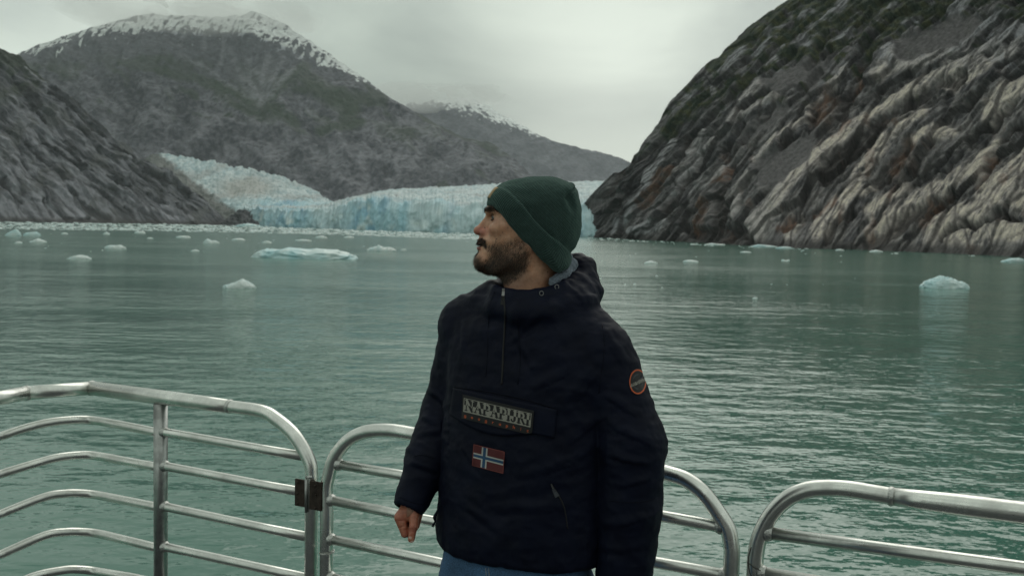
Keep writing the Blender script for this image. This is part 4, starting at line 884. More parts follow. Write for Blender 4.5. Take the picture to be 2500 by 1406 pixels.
m, t, b = pmat('eye_white', (.42, .38, .35), .25); M_eye = m; b.inputs['Base Color'].default_value = (.19, .17, .16, 1)
m, t, b = pmat('iris', (.02, .012, .008), .12); M_iris = m
m, t, b = pmat('tan_leather', (.36, .25, .13), .6); M_tan = m
m, t, b = pmat('nail', (.62, .42, .35), .3); M_nail = m
m, t, b = pmat('shoe_leather', (.03, .025, .02), .5); M_shoe = m
m, t, b = pmat('zip_metal', (.22, .22, .22), .35, .9); M_zip = m
m, t, b = pmat('stitch_thread', (.22, .24, .26), .8); M_stitch = m

# --- head, neck
def lin(p): return [q[0] - 1250 for q in p], [703 - q[1] for q in p]
hd = Vol((-105, -84, -40), (175, 84, 290), 2.0)
ZF = [(478, 1206, 60), (500, 1193, 66), (512, 1188, 68), (520, 1188, 68), (528, 1193, 67), (536, 1197, 66), (548, 1194, 66), (560, 1189, 66), (572, 1185, 65), (582, 1178, 63), (590, 1173, 61), (600, 1172, 58), (608, 1171, 56), (616, 1168, 54), (626, 1165, 51), (636, 1162, 47), (646, 1162, 41), (655, 1166, 34), (664, 1178, 24), (670, 1192, 12)]
zf = np.array([703. - z for z, x, w_ in ZF])[::-1]; xf = np.array([x - 1250. for z, x, w_ in ZF])[::-1]; wf = np.array([w_ for z, x, w_ in ZF], float)[::-1]
def face(X, Y, Z):
    i = lambda v: np.interp(Z.ravel(), zf, v).reshape(Z.shape)
    XF, W_ = i(xf), i(wf); xc = 32.0; A_ = xc - XF; dx = X - xc
    A2 = np.where(dx < 0, A_, 62.); pw = np.interp(Z.ravel(), [35, 60, 100, 190], [1.9, 2.0, 2.15, 2.3]).reshape(Z.shape)
    e = (np.abs(dx / A2) ** pw + np.abs(Y / W_) ** pw) ** (1 / pw); d = (e - 1) * np.minimum(W_, A_) * .9
    return np.maximum(d, np.maximum(Z - zf[-1], zf[0] - Z))
hd.put(face, (-95, -75, 30), (110, 75, 225), 0)
hd.put(*ell(H(1305, 545, 0), (92, 68, 92)), k=20)
for sy in (-1, 1):
    hd.put(*cone(H(1280, 615, 46 * sy), H(1215, 655, 22 * sy), 15, 12), k=20)      # jaw
    hd.put(*ell(H(1222, 556, 47 * sy), (24, 15, 15), 20), k=18)                    # cheek bone
    hd.put(*cone(H(1195, 517, 14 * sy), H(1212, 514, 44 * sy), 8.5, 8), k=12)      # brow ridge
    hd.put(*ell(H(1199, 535, 32 * sy), (13, 14, 10.5), 0), k=9, sub=True)          # eye socket
    hd.put(*ell(H(1289, 602, 66 * sy), (10, 8, 15)), k=6)                          # ear lobe
hd.put(*cone(H(1194, 529, 0), H(1170, 560, 0), 7, 8.5), k=9)
hd.put(*cone(H(1200, 532, 0), H(1187, 566, 0), 10, 12), k=6)
hd.put(*ell(H(1167, 564, 0), (11.5, 11, 10.0), -15), k=6)
for sy in (-1, 1):
    hd.put(*ell(H(1183, 569, 12 * sy), (10.5, 7, 8.5), -10), k=5)
    hd.put(*ell(H(1172, 577, 7.5 * sy), (5.5, 3.2, 3), -10), k=3, sub=True)
    hd.put(*ell(H(1213.5, 534, 31 * sy), (13.6, 13.6, 13.6)), k=4)                 # lids over the eye ball
    hd.put(*ell(H(1200.5, 534.2, 32 * sy), (9, 15, 4.6), -6), k=1.6, sub=True)       # opening between the lids
hd.put(*cone(H(1176, 580, 0), H(1172, 588, 0), 6, 6), k=6)
hd.put(*ell(H(1170.5, 595.5, 0), (7.5, 22, 4.8), 18), k=4)                          # upper lip
hd.put(*ell(H(1171.0, 606.5, 0), (7.8, 19, 5.4), -8), k=4)                          # lower lip
hd.put(*ell(H(1166, 601, 0), (9, 24, 1.1), 3), k=2, sub=True)
hd.put(*ell(H(1172, 640, 0), (12, 21, 14)), k=12)                                  # chin
hd.put(*cone(H(1300, 610, 4), H(1288, 745, 14), 57, 60), k=26)                     # neck
hd.put(*cone(H(1247, 668, -4), H(1262, 735, -14), 16, 14), k=26)                   # throat
V, Q = nets(hd); V = relax(V, Q, 2, .4)
vx, vy, vz = V.T; PX, PY = vx + 1250, 703 - vz
def gz(cx, cy, rx, ry): return np.exp(-((PX - cx) / rx) ** 2 - ((PY - cy) / ry) ** 2)
skinc = mixc((.54, .275, .17), (.63, .355, .235), sstep(-.3, .3, fbm(vx / 14, vy / 14, vz / 14, 3, 3)))
skinc = mixc(skinc, (.40, .13, .095), np.clip(gz(1170, 566, 18, 15) * .95 + gz(1195, 566, 15, 14) * .25 * (np.abs(vy) > 8), 0, .8))
skinc = mixc(skinc, (.34, .17, .12), np.clip(gz(1212, 543, 14, 9) * .5, 0, 1))
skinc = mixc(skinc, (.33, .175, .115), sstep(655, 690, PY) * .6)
lips = ((PX < 1186) & (np.abs(vy) < 24)) * sstep(591, 594, PY) * sstep(612.5, 610, PY) * sstep(1184, 1176, PX + np.abs(vy) * .3)
skinc = mixc(skinc, (.27, .085, .075), lips)
spots = np.zeros(len(V))
for sx_, sy_, sr_ in ((1213, 586, 1.6), (1184, 557, 2.0), (1228, 571, 1.2), (1222, 577, 1.0), (1336, 665, 1.6), (1205, 545, 1.0), (1240, 560, 1.0)): spots = np.maximum(spots, (np.hypot(PX - sx_, PY - sy_) < sr_) * (vy < 0))
skinc = mixc(skinc, (.10, .05, .035), spots * .8)
BEARD = [(1254, 586), (1272, 578), (1286, 590), (1292, 625), (1284, 655), (1262, 676), (1238, 690), (1212, 682), (1186, 672), (1166, 662), (1158, 648), (1157, 634), (1162, 624), (1168, 627), (1178, 640), (1192, 640), (1201, 622), (1194, 607), (1199, 598), (1216, 594), (1236, 592)]
MOUST = [(1158, 590), (1166, 583), (1175, 580), (1186, 586), (1196, 600), (1200, 618), (1194, 622), (1189, 608), (1180, 600), (1166, 597.5)]
SOUL = [(1160, 612), (1174, 612), (1176, 624), (1162, 627)]
def msk(px_, py_, poly, soft): return sstep(soft, -soft, poly_sd(px_, py_, poly))
jit = fbm(vx / 7, vy / 7, vz / 7, 3, 8) * 7
beard = np.clip(np.maximum.reduce([msk(PX + jit * 1.6, PY + jit, BEARD, 13), msk(PX, PY, MOUST, 2.5) * (np.abs(vy) < 34), msk(PX, PY, SOUL, 3) * (np.abs(vy) < 12)]), 0, 1)
thin = .45 + .55 * sstep(590, 650, PY + .25 * (1230 - PX)); skinc = mixc(skinc, (.055, .032, .022), beard * .78 * thin)
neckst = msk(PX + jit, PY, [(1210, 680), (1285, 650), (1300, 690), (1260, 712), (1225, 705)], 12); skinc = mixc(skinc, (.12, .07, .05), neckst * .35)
HV, HQ = V, Q
# arms, chest and hips under the clothes, and the hands
def hand(sgn, wx, wy_, wz, dx=0.):
    w0 = K(wx, wy_, wz); f = lambda x, y, z: w0 + np.array([sgn * (x - 1000.), z, 1240. - y])
    lo = w0 + np.array([-75, -60, -110]); hi = w0 + np.array([75, 110, 60]); v = Vol(lo, hi, 1.7)
    v.put(*cone(f(1003, 1215, 22), f(1001, 1250, 20), 25, 24), k=4)
    v.put(*cone(f(982, 1256, 4), f(990, 1258, 50), 15, 13), k=14); v.put(*cone(f(1003, 1255, 12), f(1004, 1258, 44), 20, 16), k=14)
    for ch in (((976, 1262, 0, 14), (989, 1301, -4, 9.6), (1008, 1291, 6, 8.2), (1006, 1278, 8, 7.6)), ((976, 1264, 19, 13.5), (992, 1305, 16, 9.8), (1011, 1292, 20, 8.2), (1008, 1279, 20, 7.6)),
               ((980, 1265, 37, 12.5), (995, 1300, 34, 9.2), (1013, 1288, 36, 7.8), (1009, 1277, 34, 7.2)), ((986, 1263, 53, 11), (1000, 1291, 49, 8), (1014, 1282, 49, 6.8), (1010, 1273, 47, 6.4))):
        fv = Vol(lo, hi, 1.7)
        for (a0, a1) in zip(ch[:-1], ch[1:]): fv.put(*cone(f(*a0[:3]), f(*a1[:3]), a0[3], a1[3]), k=2.5)
        v.F = smin(v.F, fv.F, 3.5)
    tv = Vol(lo, hi, 1.7)
    for a0, a1 in (((1012, 1250, 0, 14), (1011, 1281, -14, 10)), ((1011, 1281, -14, 10), (1006, 1311, -18, 8.4))): tv.put(*cone(f(*a0[:3]), f(*a1[:3]), a0[3], a1[3]), k=3)
    tv.put(*ell(f(1011, 1283, -15), (10.6, 9.6, 8)), k=3)
    v.F = smin(v.F, tv.F, 4.5)
    v.put(*cone(f(1019, 1258, 14), f(1016, 1285, 12), 12, 8), k=7)
    for yy, w_ in ((1291, 8.5), (1286, 9)): v.put(*ell(f(1009, yy, -27), (w_, 3.5, .8)), k=1.6, sub=True)
    v.put(*ell(f(980, 1268, -16), (12, 4, .9), sgn * 4), k=2, sub=True); v.put(*ell(f(986, 1281, -15), (9, 4, .9), sgn * 25), k=2, sub=True)
    V_, Q_ = nets(v); V_ = relax(V_, Q_, 1, .35); x, y, z = V_.T
    c = mixc((.38, .130, .075), (.48, .19, .12), sstep(-.3, .3, fbm(x / 10, y / 10, z / 10, 3, 4)))
    kn = sum(np.exp(-(((x - f(*p)[0]) ** 2 + (y - f(*p)[1]) ** 2 + (z - f(*p)[2]) ** 2) / 170.)) for p in ((989, 1303, -4), (976, 1260, -8), (1010, 1283, -24), (992, 1307, 16)))
    c = mixc(c, (.34, .105, .075), np.clip(kn, 0, 1) * .6)
    return V_, Q_, c, f
hr_ = hand(1, 1000, 1240, 0); hl_ = hand(-1, 1520, 1452, -105)
YAW = 24.
core = Vol((-260, -190, -1500), (420, 200, 60), 9.0)
core.put(*loft([K(1, p)[2] for p in (735, 800, 900, 1100, 1300, 1400)], [60, 58, 52, 30, 18, 8], [5, 0, -5, -10, -10, -10], [120, 160, 165, 155, 150, 160], [60, 85, 100, 100, 105, 110], YAW), k=20)
SL_R = [K(1142, 812, 92), K(1090, 1005, 112), K(1048, 1120, 60), K(998, 1240, 8)]; SL_L = [K(1482, 892, -78), K(1541, 1085, -112), K(1535, 1240, -112), K(1522, 1440, -108)]
for C_ in (SL_R, SL_L):
    for i, (ra, rb) in enumerate(((48, 40), (40, 36), (36, 26))): core.put(*cone(C_[i], C_[i + 1], ra, rb), k=12)
HIPL, HIPR = np.array([-50., 20, -730]), np.array([80., -30, -735]); KNL, KNR = np.array([-45., 5, -1080]), np.array([95., -50, -1085]); ANL, ANR = np.array([-50., 25, -1405]), np.array([105., -25, -1405])
for a0, a1, ra, rb in ((HIPL, KNL, 78, 52), (KNL, ANL, 50, 36), (HIPR, KNR, 78, 52), (KNR, ANR, 50, 36)): core.put(*cone(a0, a1, ra, rb), k=20)
CV, CQ = nets(core)
def merge(L):
    Vv, Qq, Cc = [], [], []; off = 0
    for v, q, c in L: Vv.append(v); Qq.append(q + off); Cc.append(np.broadcast_to(c, v.shape)); off += len(v)
    return np.vstack(Vv), np.vstack(Qq), np.vstack(Cc)
V, Q, C = merge([(HV, HQ, skinc), hr_[:3], hl_[:3], (CV, CQ, np.array([.42, .24, .17]))])
child('body', V, Q, M_skin, col=C)
# thumb nails
for f, nm in ((hr_[3], 0), (hl_[3], 1)):
    g = []
    for u in np.linspace(-1, 1, 9):
        for v_ in np.linspace(-1, 1, 9):
            rr = math.sqrt(max(0, 1 - abs(v_) ** 3)) ** .6; g.append(f(1006.2 + u * 5.6 * (.9 + .1 * rr) - v_ * -.9, 1309.5 + v_ * 7.4 * (1 - .12 * u * u), -26.2 + 2.6 * u * u + (.8 if v_ > 0 else 0) * v_ * v_))
    Vn = np.array(g); idx = np.arange(81).reshape(9, 9); Qn = np.stack([idx[:-1, :-1], idx[1:, :-1], idx[1:, 1:], idx[:-1, 1:]], -1).reshape(-1, 4)
    child('thumb_nail', Vn, Qn, M_nail)
# eyes
def ball(c, r, nm, mat, par, n=20, squash=(1, 1, 1)):
    a = np.linspace(0, 2 * np.pi, n * 2, endpoint=False)[:, None]; e = np.linspace(-np.pi / 2, np.pi / 2, n)[None]
    P = np.stack([np.cos(a) * np.cos(e) * r * squash[0], np.sin(a) * np.cos(e) * r * squash[1], np.sin(e) * r * squash[2] + 0 * a], -1) + c
    idx = np.arange(n * n * 2).reshape(n * 2, n); nx = np.roll(idx, -1, 0); F = np.stack([idx[:, :-1], nx[:, :-1], nx[:, 1:], idx[:, 1:]], -1).reshape(-1, 4)
    return child(nm, P.reshape(-1, 3), F, mat, par)
for sy in (-1, 1):
    c = H(1213, 534, 31 * sy); e_ = ball(c, 12.0, 'eye', M_eye, MAN); ball(c + np.array([-8.6, -2.6 * (1 if sy < 0 else -1), .8]), 5.4, 'iris', M_iris, e_, 12, (.75, .9, 1))
# --- hair of beard, moustache, brows: thousands of tapering blades rooted on the face
R = np.random.RandomState(3); NV = vnorm(HV, HQ)
def hairs(name, mask, count, length, width, flow, mats, lift=.55):
    w_ = np.clip(mask, 0, 1); idx = R.choice(len(HV), count, p=w_ / w_.sum()); p = HV[idx] + R.normal(0, .8, (count, 3)); n = NV[idx]
    fl = np.asarray(flow(HV[idx]) if callable(flow) else np.broadcast_to(flow, (count, 3)), float) + R.normal(0, .28, (count, 3)); fl -= (fl * n).sum(1)[:, None] * n; fl /= np.linalg.norm(fl, axis=1)[:, None] + 1e-9
    L = length * R.uniform(.55, 1.2, count)[:, None]; sd_ = np.cross(fl, n) * (width / 2)
    m_ = p + n * L * lift * .45 + fl * L * .5; e_ = p + n * L * lift * .7 + fl * L
    Vh = np.stack([p - sd_ - n, p + sd_ - n, m_ + sd_ * .8, m_ - sd_ * .8, e_ + sd_ * .15, e_ - sd_ * .15], 1).reshape(-1, 3); o_ = np.arange(count)[:, None] * 6
    F = np.vstack([o_ + [0, 1, 2, 3], o_ + [3, 2, 4, 5]]); mi = np.tile(R.randint(0, len(mats), count), 2)
    return child(name, Vh, F, mats, MAN, mi=mi, smooth=False)
bm = msk(PX + jit * 1.6, PY + jit, BEARD, 10)
hairs('beard', bm * (.35 + .65 * sstep(590, 650, PY + .25 * (1230 - PX))), 10500, 8.0, .5, lambda P: np.stack([-.35 - 0 * P[:, 0], 0 * P[:, 0], -1 + 0 * P[:, 0]], 1), [M_hair, M_hair2])
hairs('moustache', msk(PX, PY, MOUST, 1.5) * (np.abs(vy) < 32), 2200, 6.5, .5, lambda P: np.stack([.3 + 0 * P[:, 0], np.sign(P[:, 1]) * .5, -.9 + 0 * P[:, 0]], 1), [M_hair, M_hair], .4)
hairs('soul_patch', msk(PX, PY, SOUL, 1.5) * (np.abs(vy) < 10) * (vx < -60), 450, 7, .6, (-.3, 0, -1), [M_hair])
for sy in (-1, 1):
    bw = msk(PX, PY, [(1183, 518), (1184, 512), (1196, 509), (1212, 513), (1224, 521), (1220, 524), (1206, 519), (1194, 520)], 1.5) * (vy * sy > 9) * (vy * sy < 56)
    hairs('eyebrow', bw, 1100, 7, .6, (.8, .3 * sy, .35), [M_hair])
    lw = (np.abs(np.hypot(PX - 1203, (PY - 534.2) * 1.5) - 9) < 2.2) * (vy * sy > 18) * (vy * sy < 44) * (PX < 1212)
    if lw.sum() > 3: hairs('eyelashes', lw.astype(float), 160, 4.5, .5, (-.8, 0, .5), [M_hair], .9)

# --- beanie
CROWN = outline([(1198, 500), (1203, 470), (1216, 455), (1232, 446), (1254, 438), (1282, 433), (1312, 430), (1345, 432), (1374, 439), (1396, 450), (1408, 462), (1414, 482), (1419, 510), (1420, 545), (1415, 578), (1406, 602), (1394, 618), (1380, 640), (1340, 640), (1280, 600), (1225, 545)])
BIG = outline([(1187, 502), (1190, 485), (1199, 468), (1212, 455), (1232, 443), (1254, 434), (1282, 429), (1345, 428), (1400, 448), (1414, 475), (1424, 545), (1412, 600), (1398, 619), (1398, 640), (1394, 665), (1374, 690), (1345, 690), (1305, 668), (1270, 640), (1238, 608), (1212, 575), (1194, 545), (1186, 520)])
BAND = [(x - 1250., 703. - y) for x, y in [(1184, 503), (1189, 484), (1200, 466), (1213, 456), (1220, 459), (1238, 469), (1256, 487), (1274, 507.5), (1305, 546), (1336, 577), (1371, 602), (1389, 617), (1398, 624), (1395, 640), (1385, 655), (1362, 667), (1351, 662), (1320, 637), (1290, 604), (1264, 578), (1243, 552), (1223, 526), (1202, 506.5)]]
bn = Vol((-75, -100, 30), (185, 100, 285), 2.0)
bn.put(pillow(CROWN, 84, 92, 2.15), (-60, -90, 50), (175, 90, 280))
axd = np.array([.709, 0, .705])
# folded tip seam and the soft dents round it
for sy in (-1, 1):
    for c0_, c1_ in (((1407, 457, 8), (1398, 467, 38)), ((1398, 467, 38), (1388, 478, 55)), ((1388, 478, 55), (1377, 489, 66))): bn.put(*cone(H(c0_[0], c0_[1], c0_[2] * sy), H(c1_[0], c1_[1], c1_[2] * sy), 3.6, 3.2), k=5, sub=True)
    bn.put(*ell(H(1392, 500, 62 * sy), (8, 8, 16), 30), k=14, sub=True)
    bn.put(*cone(H(1395, 456, 24 * sy), H(1362, 480, 62 * sy), 4, 4), k=14)
big = pillow(BIG, 90, 94, 2.2)
def band(X, Y, Z):
    sdb = poly_sd(X[:, 0, :], Z[0, 0, :][None] + 0 * X[:, 0, :], BAND)[:, None, :] + 0 * Y
    return smax(big(X, Y, Z), sdb, 7)
bn.put(band, (-75, -95, 35), (155, 95, 255), k=1.5)
V, Q = nets(bn); V = relax(V, Q, 1, .4); NV2 = vnorm(V, Q)
V = V + NV2 * (fbm(V[:, 0] / 40, V[:, 1] / 40, V[:, 2] / 40, 3, 13) * 3.0)[:, None]
ctr = H(1268, 583, 0); rel = V - ctr; al = rel @ axd; cu = rel @ np.array([.705, 0, -.709]); th = np.arctan2(V[:, 1], cu)
rc = np.stack([th * 150, al / 1.0, th * 0], 1)
child('beanie', V, Q, M_knit, attr=rc)
HATV, HATQ = V, Q
# --- jacket
jk = Vol((-310, -215, -720), (405, 215, 95), 4.0)
ZS = (738, 770, 800, 860, 900, 1000, 1100, 1200, 1290, 1330, 1420)
L_ = np.array([1155, 1124, 1100, 1093, 1092, 1088, 1082, 1074, 1070, 1072, 1085], float); R_ = np.array([1430, 1465, 1488, 1505, 1510, 1492, 1482, 1476, 1474, 1470, 1462], float)
bq = np.array([78, 95, 108, 118, 122, 126, 130, 134, 136, 133, 122], float); cy_ = np.array([18, 10, 4, 0, -4, -8, -12, -12, -12, -12, -12], float)
hw = (R_ - L_) / 2; ca_ = math.cos(math.radians(YAW)); sa_ = math.sin(math.radians(YAW)); aq = np.sqrt(np.maximum(hw ** 2 - (bq * sa_) ** 2, 60 ** 2)) / ca_
jk.put(*loft([703. - z for z in ZS], (L_ + R_) / 2 - 1250, cy_, aq, bq, YAW, 2.25))
arm = Vol((-310, -215, -760), (405, 215, 95), 4.0)
for i, (ra, rb) in enumerate(((66, 60), (60, 54), (54, 38))): arm.put(*cone(SL_R[i], SL_R[i + 1], ra, rb), k=16, m=40)
for i, (ra, rb) in enumerate(((74, 77), (77, 73), (73, 62))): arm.put(*cone(SL_L[i], SL_L[i + 1], ra, rb), k=16, m=40)
# cut the sleeves square at the cuffs
def cutend(C_, vol, back=0.):
    d = C_[-1] - C_[-2]; d /= np.linalg.norm(d); e = C_[-1] + d * back
    q = vol.sl(e - 130, e + 130); X, Y, Z = vol.X[q[0]], vol.Y[:, q[1]], vol.Z[:, :, q[2]]
    h_ = (X - e[0]) * d[0] + (Y - e[1]) * d[1] + (Z - e[2]) * d[2]; r_2 = (X - e[0]) ** 2 + (Y - e[1]) ** 2 + (Z - e[2]) ** 2
    vol.F[q] = np.where(r_2 < 105 ** 2, smax(vol.F[q], h_, 6), vol.F[q])
    ins_ = np.sqrt(np.maximum(r_2 - h_ * h_, 0)) - 31; vol.F[q] = np.where((r_2 < 95 ** 2), smax(vol.F[q], -smax(ins_, -h_ - 14, 3), 3), vol.F[q])
cutend(SL_R, arm, 4); cutend(SL_L, arm, 0)
K_ = np.interp(jk.Z.ravel(), [-500, -330, -120, -40], [5, 6, 30, 45]).reshape(1, 1, -1)
af = arm.F[:jk.F.shape[0], :jk.F.shape[1], arm.F.shape[2] - jk.F.shape[2]:]
jk.F = smin(jk.F, af, K_).astype(np.float32)
# shoulder slopes, yoke
jk.put(*cone(K(1205, 735, 30), K(1135, 785, 80), 46, 58), k=30); jk.put(*cone(K(1400, 755, -20), K(1462, 850, -70), 44, 64), k=34)
# collar and bunched hood
def ring(pts, k, close=False):
    P = [K(*p[:3]) for p in pts]; r = [p[3] for p in pts]
    rv = Vol(jk.lo, jk.lo + (np.array(jk.F.shape) - 1) * jk.h, jk.h)
    n_ = len(P)
    for i in range(n_ if close else n_ - 1): rv.put(*cone(P[i], P[(i + 1) % n_], r[i], r[(i + 1) % n_]), k=6, m=40)
    jk.F = smin(jk.F, rv.F[:jk.F.shape[0], :jk.F.shape[1], :jk.F.shape[2]], k)
ring([(1202, 704, 10, 15), (1216, 710, -40, 14), (1250, 722, -78, 13), (1310, 724, -84, 14), (1368, 712, -62, 18), (1410, 690, -20, 24), (1418, 672, 36, 30), (1385, 664, 84, 32), (1310, 680, 98, 28), (1235, 695, 80, 22), (1204, 700, 44, 16)], 16, True)
ring([(1190, 740, 20, 26), (1215, 752, -50, 26), (1270, 765, -92, 28), (1340, 762, -96, 32), (1405, 738, -62, 34), (1430, 715, 0, 36), (1425, 700, 70, 38), (1340, 715, 110, 34), (1230, 725, 90, 30)], 26, True)
ring([(1392, 646, 62, 24), (1424, 652, 34, 26), (1428, 684, 0, 24), (1442, 716, 4, 20)], 9)
ring([(1370, 650, 92, 26), (1412, 640, 56, 20), (1436, 668, 20, 15)], 6)
# neck opening
jk.put(*cone(K(1290, 640, 6), K(1282, 722, 6), 70, 60), k=6, sub=True)
jk.put(*ell(K(1278, 700, -6), (72, 66, 40)), k=8, sub=True)
# wrinkles
def fold(a, b_, r, k=10, sub=False): jk.put(*cone(K(*a), K(*b_), r, r * .6), k=k, sub=sub)
jpos = None
# hem plane: level ring below the waist
zc = (-.80 / SC); nz_ = np.array([RT[2], fwd[2], UP[2]]); hem = (jk.X * nz_[0] + (jk.Y + D0 / SC) * nz_[1] + jk.Z * nz_[2]) - zc
inside_t = jk.X < 1462 - 1250 + 14
ht = -hem
trim_ = smax(jk.F, ht.astype(np.float32), 16)
armm = af > 3.0
jk.F = np.where(armm | (af > jk.F + 30), trim_, smin(smax(np.where(af < 30, jk.F, jk.F), ht, 16), af, 1)).astype(np.float32)
V, Q = nets(jk)
top_ = V[:, 2].min()
# the sleeve continues below the grid of the coat: take arms from their own grid where lower
NV3 = vnorm(V, Q); x, y, z = V.T
wr = ridged(x / 120 + z / 300, y / 120, z / 62 - x / 260, 3, 61) * 4.2 + ridged((x + z) / 95, y / 95, (z - x) / 210, 2, 67) * 2.6 + fbm(x / 22, y / 22, z / 22, 3, 66) * 1.6
lower = sstep(-520, -600, z) * (np.abs(x - 20) < 215); wr = wr + ridged(x / 34, y / 34, z / 400, 2, 68) * 3.0 * lower
elb = np.exp(-((z - K(1, 1090)[2]) / 70) ** 2) * (x > 215) + np.exp(-((z - K(1, 1080)[2]) / 60) ** 2) * (x < -150)
wr = wr + ridged(x / 160, y / 160, (z + .35 * x) / 40, 2, 69) * 3.6 * elb
hoodw = sstep(30, -5, np.hypot(x - 172, z - 30) - 60) * (x > 120) * (z > -40); wr = wr + ridged((x + z * .6) / 26, y / 40, (z - x * .5) / 60, 2, 70) * 3.6 * hoodw
def crease(a, b_, w_, d_):
    A_, B_ = K(*a), K(*b_); ab = B_ - A_; t_ = np.clip(((V - A_) @ ab) / (ab @ ab), 0, 1); q_ = V - A_ - t_[:, None] * ab; r_ = np.linalg.norm(q_ * [1, .35, 1], axis=1) + fbm(x / 25, y / 25, z / 25, 2, 3) * 3
    up_ = q_[:, 2]; return (-d_ * np.exp(-(r_ / w_) ** 2) + d_ * .8 * np.exp(-((r_ - w_ * 2.0) / (w_ * 1.1)) ** 2) * (up_ > 0)) * (1 - np.abs(2 * t_ - 1) ** 3) * (NV3[:, 1] < .35)
for a, b_, w_, d_ in (((1100, 905, -60), (1150, 955, -100), 6, 5), ((1105, 870, -60), (1160, 900, -100), 5, 4), ((1240, 800, -120), (1300, 920, -125), 6, 3), ((1185, 760, -100), (1205, 880, -110), 6, 3.5), ((1330, 770, -110), (1250, 850, -125), 7, 4), ((1300, 960, -125), (1400, 900, -120), 7, 4),
  ((1380, 1000, -130), (1455, 900, -110), 9, 6), ((1370, 1090, -130), (1470, 1010, -110), 8, 5), ((1250, 1180, -140), (1440, 1110, -130), 8, 4.5), ((1110, 1090, -90), (1180, 1170, -120), 7, 4), ((1200, 1260, -140), (1420, 1230, -135), 9, 4), ((1110, 1230, -90), (1220, 1310, -130), 8, 4),
  ((1475, 960, -130), (1560, 1020, -150), 6, 5), ((1490, 1040, -150), (1600, 1090, -160), 6, 6), ((1480, 1110, -150), (1600, 1130, -160), 6, 6), ((1490, 1190, -150), (1605, 1160, -160), 6, 5), ((1470, 1290, -150), (1590, 1250, -150), 7, 5), ((1470, 1350, -150), (1580, 1330, -150), 7, 4),
  ((1040, 960, 60), (1100, 1000, 60), 6, 5), ((1025, 1030, 60), (1090, 1040, 60), 6, 6), ((1015, 1075, 40), (1085, 1060, 40), 6, 5), ((1000, 1140, 0), (1070, 1160, 0), 6, 4), ((1450, 800, -120), (1520, 900, -120), 8, 5), ((1120, 780, 0), (1130, 860, 0), 6, 3)):
    wr = wr + crease(a, b_, w_, d_)
V = V + NV3 * (wr - 1.5)[:, None]
V = relax(V, Q, 1, .25)
child('jacket', V, Q, M_navy)
JV, JQ = V, Q
BV = BVHTree.FromPolygons([Vector(v) for v in JV], [tuple(int(i) for i in q) for q in JQ])
EYE = np.array([0, -D0 / SC, 0.])
def hit(px, py, off, off_dir=None, default=None):
    tgt = np.array([px - 1250., 0., 703. - py]); d = tgt - EYE; d /= np.linalg.norm(d)
    loc, nn, i, dist = BV.ray_cast(Vector(EYE), Vector(d))
    if loc is None: return None
    return np.array(loc) - d * off
def surf(quad, nu, nv, off, shape=None):
    """grid laid over the coat between four picture corners TL, TR, BR, BL"""
    TL, TR_, BR, BL = [np.array(q, float) for q in quad]; G = np.zeros((nu, nv, 3)); ok = np.ones((nu, nv), bool)
    for i in range(nu):
        for j in range(nv):
            u, v = i / (nu - 1), j / (nv - 1); p = (TL * (1 - u) + TR_ * u) * (1 - v) + (BL * (1 - u) + BR * u) * v
            if shape is not None: p = shape(u, v)
            h_ = hit(p[0], p[1], off)
            if h_ is None: ok[i, j] = False; h_ = G[i - 1, j] if i else G[i, j - 1]
            G[i, j] = h_
    for _ in range(3): # even out the cloth under the patch
        G[1:-1, :, 1] = np.minimum(G[1:-1, :, 1] + .6, (G[:-2, :, 1] + G[2:, :, 1] + 2 * G[1:-1, :, 1]) / 4); G[:, 1:-1, 1] = np.minimum(G[:, 1:-1, 1] + .6, (G[:, :-2, 1] + G[:, 2:, 1] + 2 * G[:, 1:-1, 1]) / 4)
    return G
def gridmesh(G, thick=3.0):
    nu, nv = G.shape[:2]; idx = np.arange(nu * nv).reshape(nu, nv); Fq = np.stack([idx[:-1, :-1], idx[:-1, 1:], idx[1:, 1:], idx[1:, :-1]], -1).reshape(-1, 4)
    per = list(idx[:, 0]) + list(idx[-1, 1:]) + list(idx[-2::-1, -1]) + list(idx[0, -2:0:-1]); V_ = G.reshape(-1, 3); back_ = V_[per] + np.array([0, thick, 0]); n0 = len(V_); m_ = len(per)
    sk = np.array([(per[k], per[(k + 1) % m_], n0 + (k + 1) % m_, n0 + k) for k in range(m_)])
    return np.vstack([V_, back_]), np.vstack([Fq, sk]), len(Fq)
def refine(G, fu, fv):
    nu, nv = G.shape[:2]; a = np.linspace(0, nu - 1, fu); b_ = np.linspace(0, nv - 1, fv); i0 = np.clip(a.astype(int), 0, nu - 2); j0 = np.clip(b_.astype(int), 0, nv - 2); u = (a - i0)[:, None, None]; v = (b_ - j0)[None, :, None]
    return (G[i0][:, j0] * (1 - u) + G[i0 + 1][:, j0] * u) * (1 - v) + (G[i0][:, j0 + 1] * (1 - u) + G[i0 + 1][:, j0 + 1] * u) * v
# pocket flap
FQ = ((1106, 946), (1360, 1000), (1353, 1070), (1096, 1012))
def flapshape(u, v):
    TL, TR_, BR, BL = [np.array(q, float) for q in FQ]; bot = BL * (1 - u) + BR * u + np.array([0, 30 * math.sin(math.pi * min(u * 1.25, 1)) * (1 - .35 * u)]); return (TL * (1 - u) + TR_ * u) * (1 - v) + bot * v
G = surf(FQ, 36, 14, 6, flapshape); Vg, Fg, _ = gridmesh(G, 8); flap = child('pocket_flap', Vg, Fg, M_navy)
